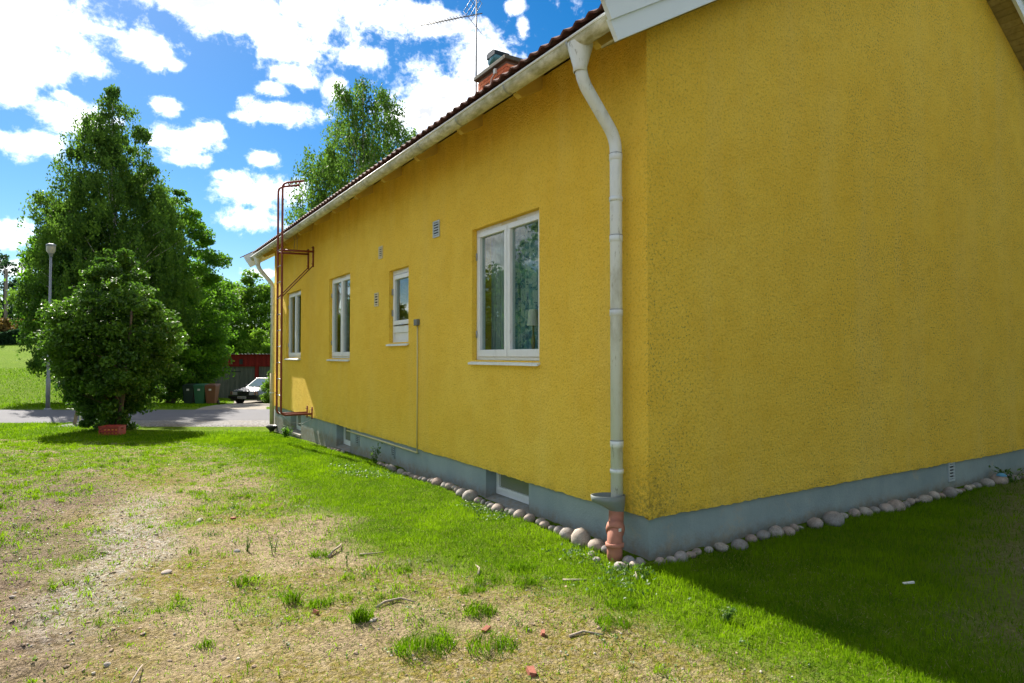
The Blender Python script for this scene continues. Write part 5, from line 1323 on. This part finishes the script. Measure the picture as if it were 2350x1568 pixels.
def shed():
    # front faces the road; local x along the front, y away from it
    x, y = 4.6, 39.9; z = -1.28; rz = -YAW + R_(2)
    t = empty('garage_shed', (x, y, z), rz, 'long red shed with grey plank doors behind the car', 'shed')
    W, H = 8.4, 2.85
    x0 = -4.0
    for k in range(3):       # posts
        px = x0 + k * 4.1 - (.1 if k == 0 else 0); MB().box((px - .11, -.05, 0), (px + .11, .1, 2.1)).build('post', M['redwood'], t)
    n = int(W / .145)
    for k in range(n):       # upright red boards of the fascia
        a = x0 - .2 + k * W / n; MB().box((a, -.10 - (.008 if k % 2 else 0), 2.08), (a + W / n - .006, -.052, H)).build('plank', M['redwood'], t)
    for d in range(2):       # two pairs of plank doors
        dd = MB().box((x0 + .12 + d * 4.1, .03, .05), (x0 + 3.98 + d * 4.1, .05, 2.075)).build('door', M['dark'], t)
        m = 26
        for k in range(m):
            a = x0 + .13 + d * 4.1 + k * 3.84 / m; MB().box((a, -.012 - (.006 if k % 3 == 0 else 0), .06), (a + 3.84 / m - .010, .028, 2.07)).build('plank', M['greywood'], dd)
        MB().box((x0 + 1.0 + d * 4.1, -.03, 1.72), (x0 + 3.1 + d * 4.1, -.018, 1.78)).build('hinge_strap', M['rubber'], dd)
    MB().box((x0 - .2, .12, 0), (x0 - .1, 5.0, H - .3)).build('side_wall', M['redwood'], t); MB().box((x0 + W - .3, .12, 0), (x0 + W - .2, 5.0, H - .3)).build('side_wall', M['redwood'], t)
    MB().box((x0 - .2, 5.0, 0), (x0 + W - .2, 5.1, H - .3)).build('back_wall', M['redwood'], t)
    mb = MB(); nn = 160; vs = []
    for k in range(nn + 1):
        xx = x0 - .35 + (W + .4) * k / nn; h = .022 * math.cos(k * math.pi * .5)
        vs += [(xx, -.25, H + .03 + h), (xx, 5.3, H - .45 + h), (xx, -.25, H + .022 + h), (xx, 5.3, H - .458 + h)]
    fs = []
    for k in range(nn): a = 4 * k; fs += [(a, a + 4, a + 5, a + 1), (a + 2, a + 3, a + 7, a + 6), (a, a + 2, a + 6, a + 4)]
    mb.add(vs, fs); mb.build('roof', M['galv'], t)
    MB().box((x0 + 3.05, -.16, 2.22), (x0 + 3.25, -.11, 2.55)).build('wall_lamp', M['rubber'], t)
shed()
def car():
    x, y = 4.5, 35.4; z = float(terr(4.0, 34.9)) + .0
    t = empty('parked_car', (x, y, z), -YAW + R_(-12), 'dark boxy saloon car parked in front of the shed', 'car')
    # front of the car looks along local -y
    def sect(yy, prof): return [(px, yy, pz) for px, pz in prof]
    def loft(secs):
        mb = MB(); n = len(secs[0]); vs = [p for s in secs for p in s]
        fs = [(i * n + k, i * n + k + 1, (i + 1) * n + k + 1, (i + 1) * n + k) for i in range(len(secs) - 1) for k in range(n - 1)]
        fs += [tuple(range(n - 1, -1, -1)), tuple((len(secs) - 1) * n + k for k in range(n))]
        return mb.add(vs, fs, False)
    def ring(w, zb, zs, zt, wt): return [(-w * .96, zb), (-w, zs), (-w, zs + .12), (-wt, zt - .02), (-wt + .12, zt), (wt - .12, zt), (wt, zt - .02), (w, zs + .12), (w, zs), (w * .96, zb)]
    S = [sect(-2.36, ring(.78, .32, .45, .72, .74)), sect(-2.30, ring(.85, .24, .45, .78, .80)), sect(-1.9, ring(.875, .22, .45, .83, .83)), sect(-1.05, ring(.88, .22, .45, .93, .84)), sect(.2, ring(.88, .22, .45, .95, .85)), sect(1.4, ring(.88, .22, .45, .97, .84)), sect(2.2, ring(.86, .26, .45, .95, .80)), sect(2.40, ring(.80, .34, .48, .90, .74))]
    bevel(loft(S).build('body', M['carpaint'], t), .02)
    C = MB().hexa([(-.80, -1.02, .90), (.80, -1.02, .90), (.78, 1.95, .93), (-.78, 1.95, .93), (-.60, -.28, 1.385), (.60, -.28, 1.385), (.60, 1.30, 1.39), (-.60, 1.30, 1.39)])
    cab = C.build('cabin', M['carpaint'], t)
    def pane(P): MB().add(P, [(0, 1, 2, 3)]).build('windscreen' if P[0][1] < 0 and abs(P[0][0]) > .5 and P[0][1] == P[1][1] else 'side_glass', M['carglass'], t)
    d = .012
    pane([(-.72, -.97 - d, .945), (.72, -.97 - d, .945), (.57, -.33 - d, 1.36), (-.57, -.33 - d, 1.36)])
    for sx in (-1, 1): pane([(sx * (.787 + d), -.75, .96), (sx * (.783 + d), .45, .96), (sx * (.62 + d), .42, 1.34), (sx * (.62 + d), -.22, 1.34)]); pane([(sx * (.783 + d), .52, .96), (sx * (.775 + d), 1.5, .96), (sx * (.62 + d), 1.15, 1.34), (sx * (.62 + d), .49, 1.34)])
    bevel(MB().box((-.62, -.30, 1.386), (.62, 1.32, 1.41)).build('roof_panel', M['carpaint'], t), .01)
    bevel(MB().box((-.86, -2.47, .36), (.86, -2.28, .55)).build('bumper', M['rubber'], t), .03)
    MB().box((-.84, -2.474, .50), (.84, -2.47, .525)).build('bumper_trim', M['chrome'], t)
    MB().box((-.34, -2.385, .56), (.34, -2.36, .74)).build('grille', M['rubber'], t)
    for k in range(7): MB().box((-.30 + k * .096, -2.392, .57), (-.285 + k * .096, -2.386, .73)).build('grille_bar', M['chrome'], t)
    MB().box((-.36, -2.396, .735), (.36, -2.37, .755)).build('grille_frame', M['chrome'], t)
    for sx in (-1, 1):
        MB().hexa([(sx * .37, -2.39, .57), (sx * .66, -2.37, .57), (sx * .66, -2.30, .57), (sx * .37, -2.34, .57), (sx * .37, -2.38, .73), (sx * .66, -2.36, .73), (sx * .66, -2.30, .73), (sx * .37, -2.34, .73)]).build('headlight', M['lens'], t)
        MB().hexa([(sx * .67, -2.37, .57), (sx * .82, -2.33, .57), (sx * .82, -2.2, .57), (sx * .67, -2.30, .57), (sx * .67, -2.36, .73), (sx * .81, -2.32, .73), (sx * .81, -2.2, .73), (sx * .67, -2.30, .73)]).build('indicator', M['orange'], t)
        MB().box((sx * .90 - .10, -.80, .96), (sx * .90 + .10, -.70, 1.06)).build('mirror', M['carpaint'], t)
        MB().tube([(sx * .15 - .05, -1.03, .94), (sx * .15 + .42, -.93, .965)], .010, 5).build('wiper', M['rubber'], t)
        for yy in (-1.48, 1.30):
            w = MB().tube([(sx * .72, yy, .31), (sx * .90, yy, .31)], .31, 20).build('wheel', M['rubber'], t)
            MB().tube([(sx * .895, yy, .31), (sx * .91, yy, .31)], .19, 16).build('rim', M['galv'], w)
    pl = MB().box((-.26, -2.49, .38), (.26, -2.48, .49)).build('number_plate', M['plate'], t)
    for k in range(6): MB().box((-.21 + k * .073 + (.02 if k > 2 else 0), -2.494, .40), (-.17 + k * .073 + (.02 if k > 2 else 0), -2.491, .47)).build('plate_mark', M['ink'], pl)
car()
tree('roadside_bush', 'light green bush in front of the parked car', 'bush', 4.15, 32.6, 1.9, [(.02, .4), (.3, .55), (.65, .45), (1.0, .1)], 60, 5000, .10, M['l_bright'], M['bark'], 90, .03, .3, 0, stems=3, limbs=24)
# scraps by the gable
MB_ = MB().add([(0, 0, 0), (.06, .02, .01), (.07, .05, .004), (.01, .03, .012)], [(0, 1, 2, 3)])
MB_ = MB().hexa([(0, 0, 0), (.07, -.03, .0), (.078, -.018, .0), (.008, .015, .0), (0, 0, .006), (.07, -.03, .012), (.078, -.018, .012), (.008, .015, .006)])
tag(MB_.build('paper_scrap', M['paint_white'], None, (0, 0, 0), (.98, -1.30, float(gh(.98, -1.30)) + .035)), 'thin white scrap lying on the shaded lawn', 'scrap')
mb = MB(); mb.lathe([(.0, .035), (.028, .03), (.05, .012), (.055, 0)], (0, 0, 0), 10)
tag(mb.build('cloth_rag', M['blue'], None, (0, 0, 0), (5.46, -.16, float(gh(5.46, -.16)) + .085)), 'crumpled blue rag on top of a gable stone', 'rag')
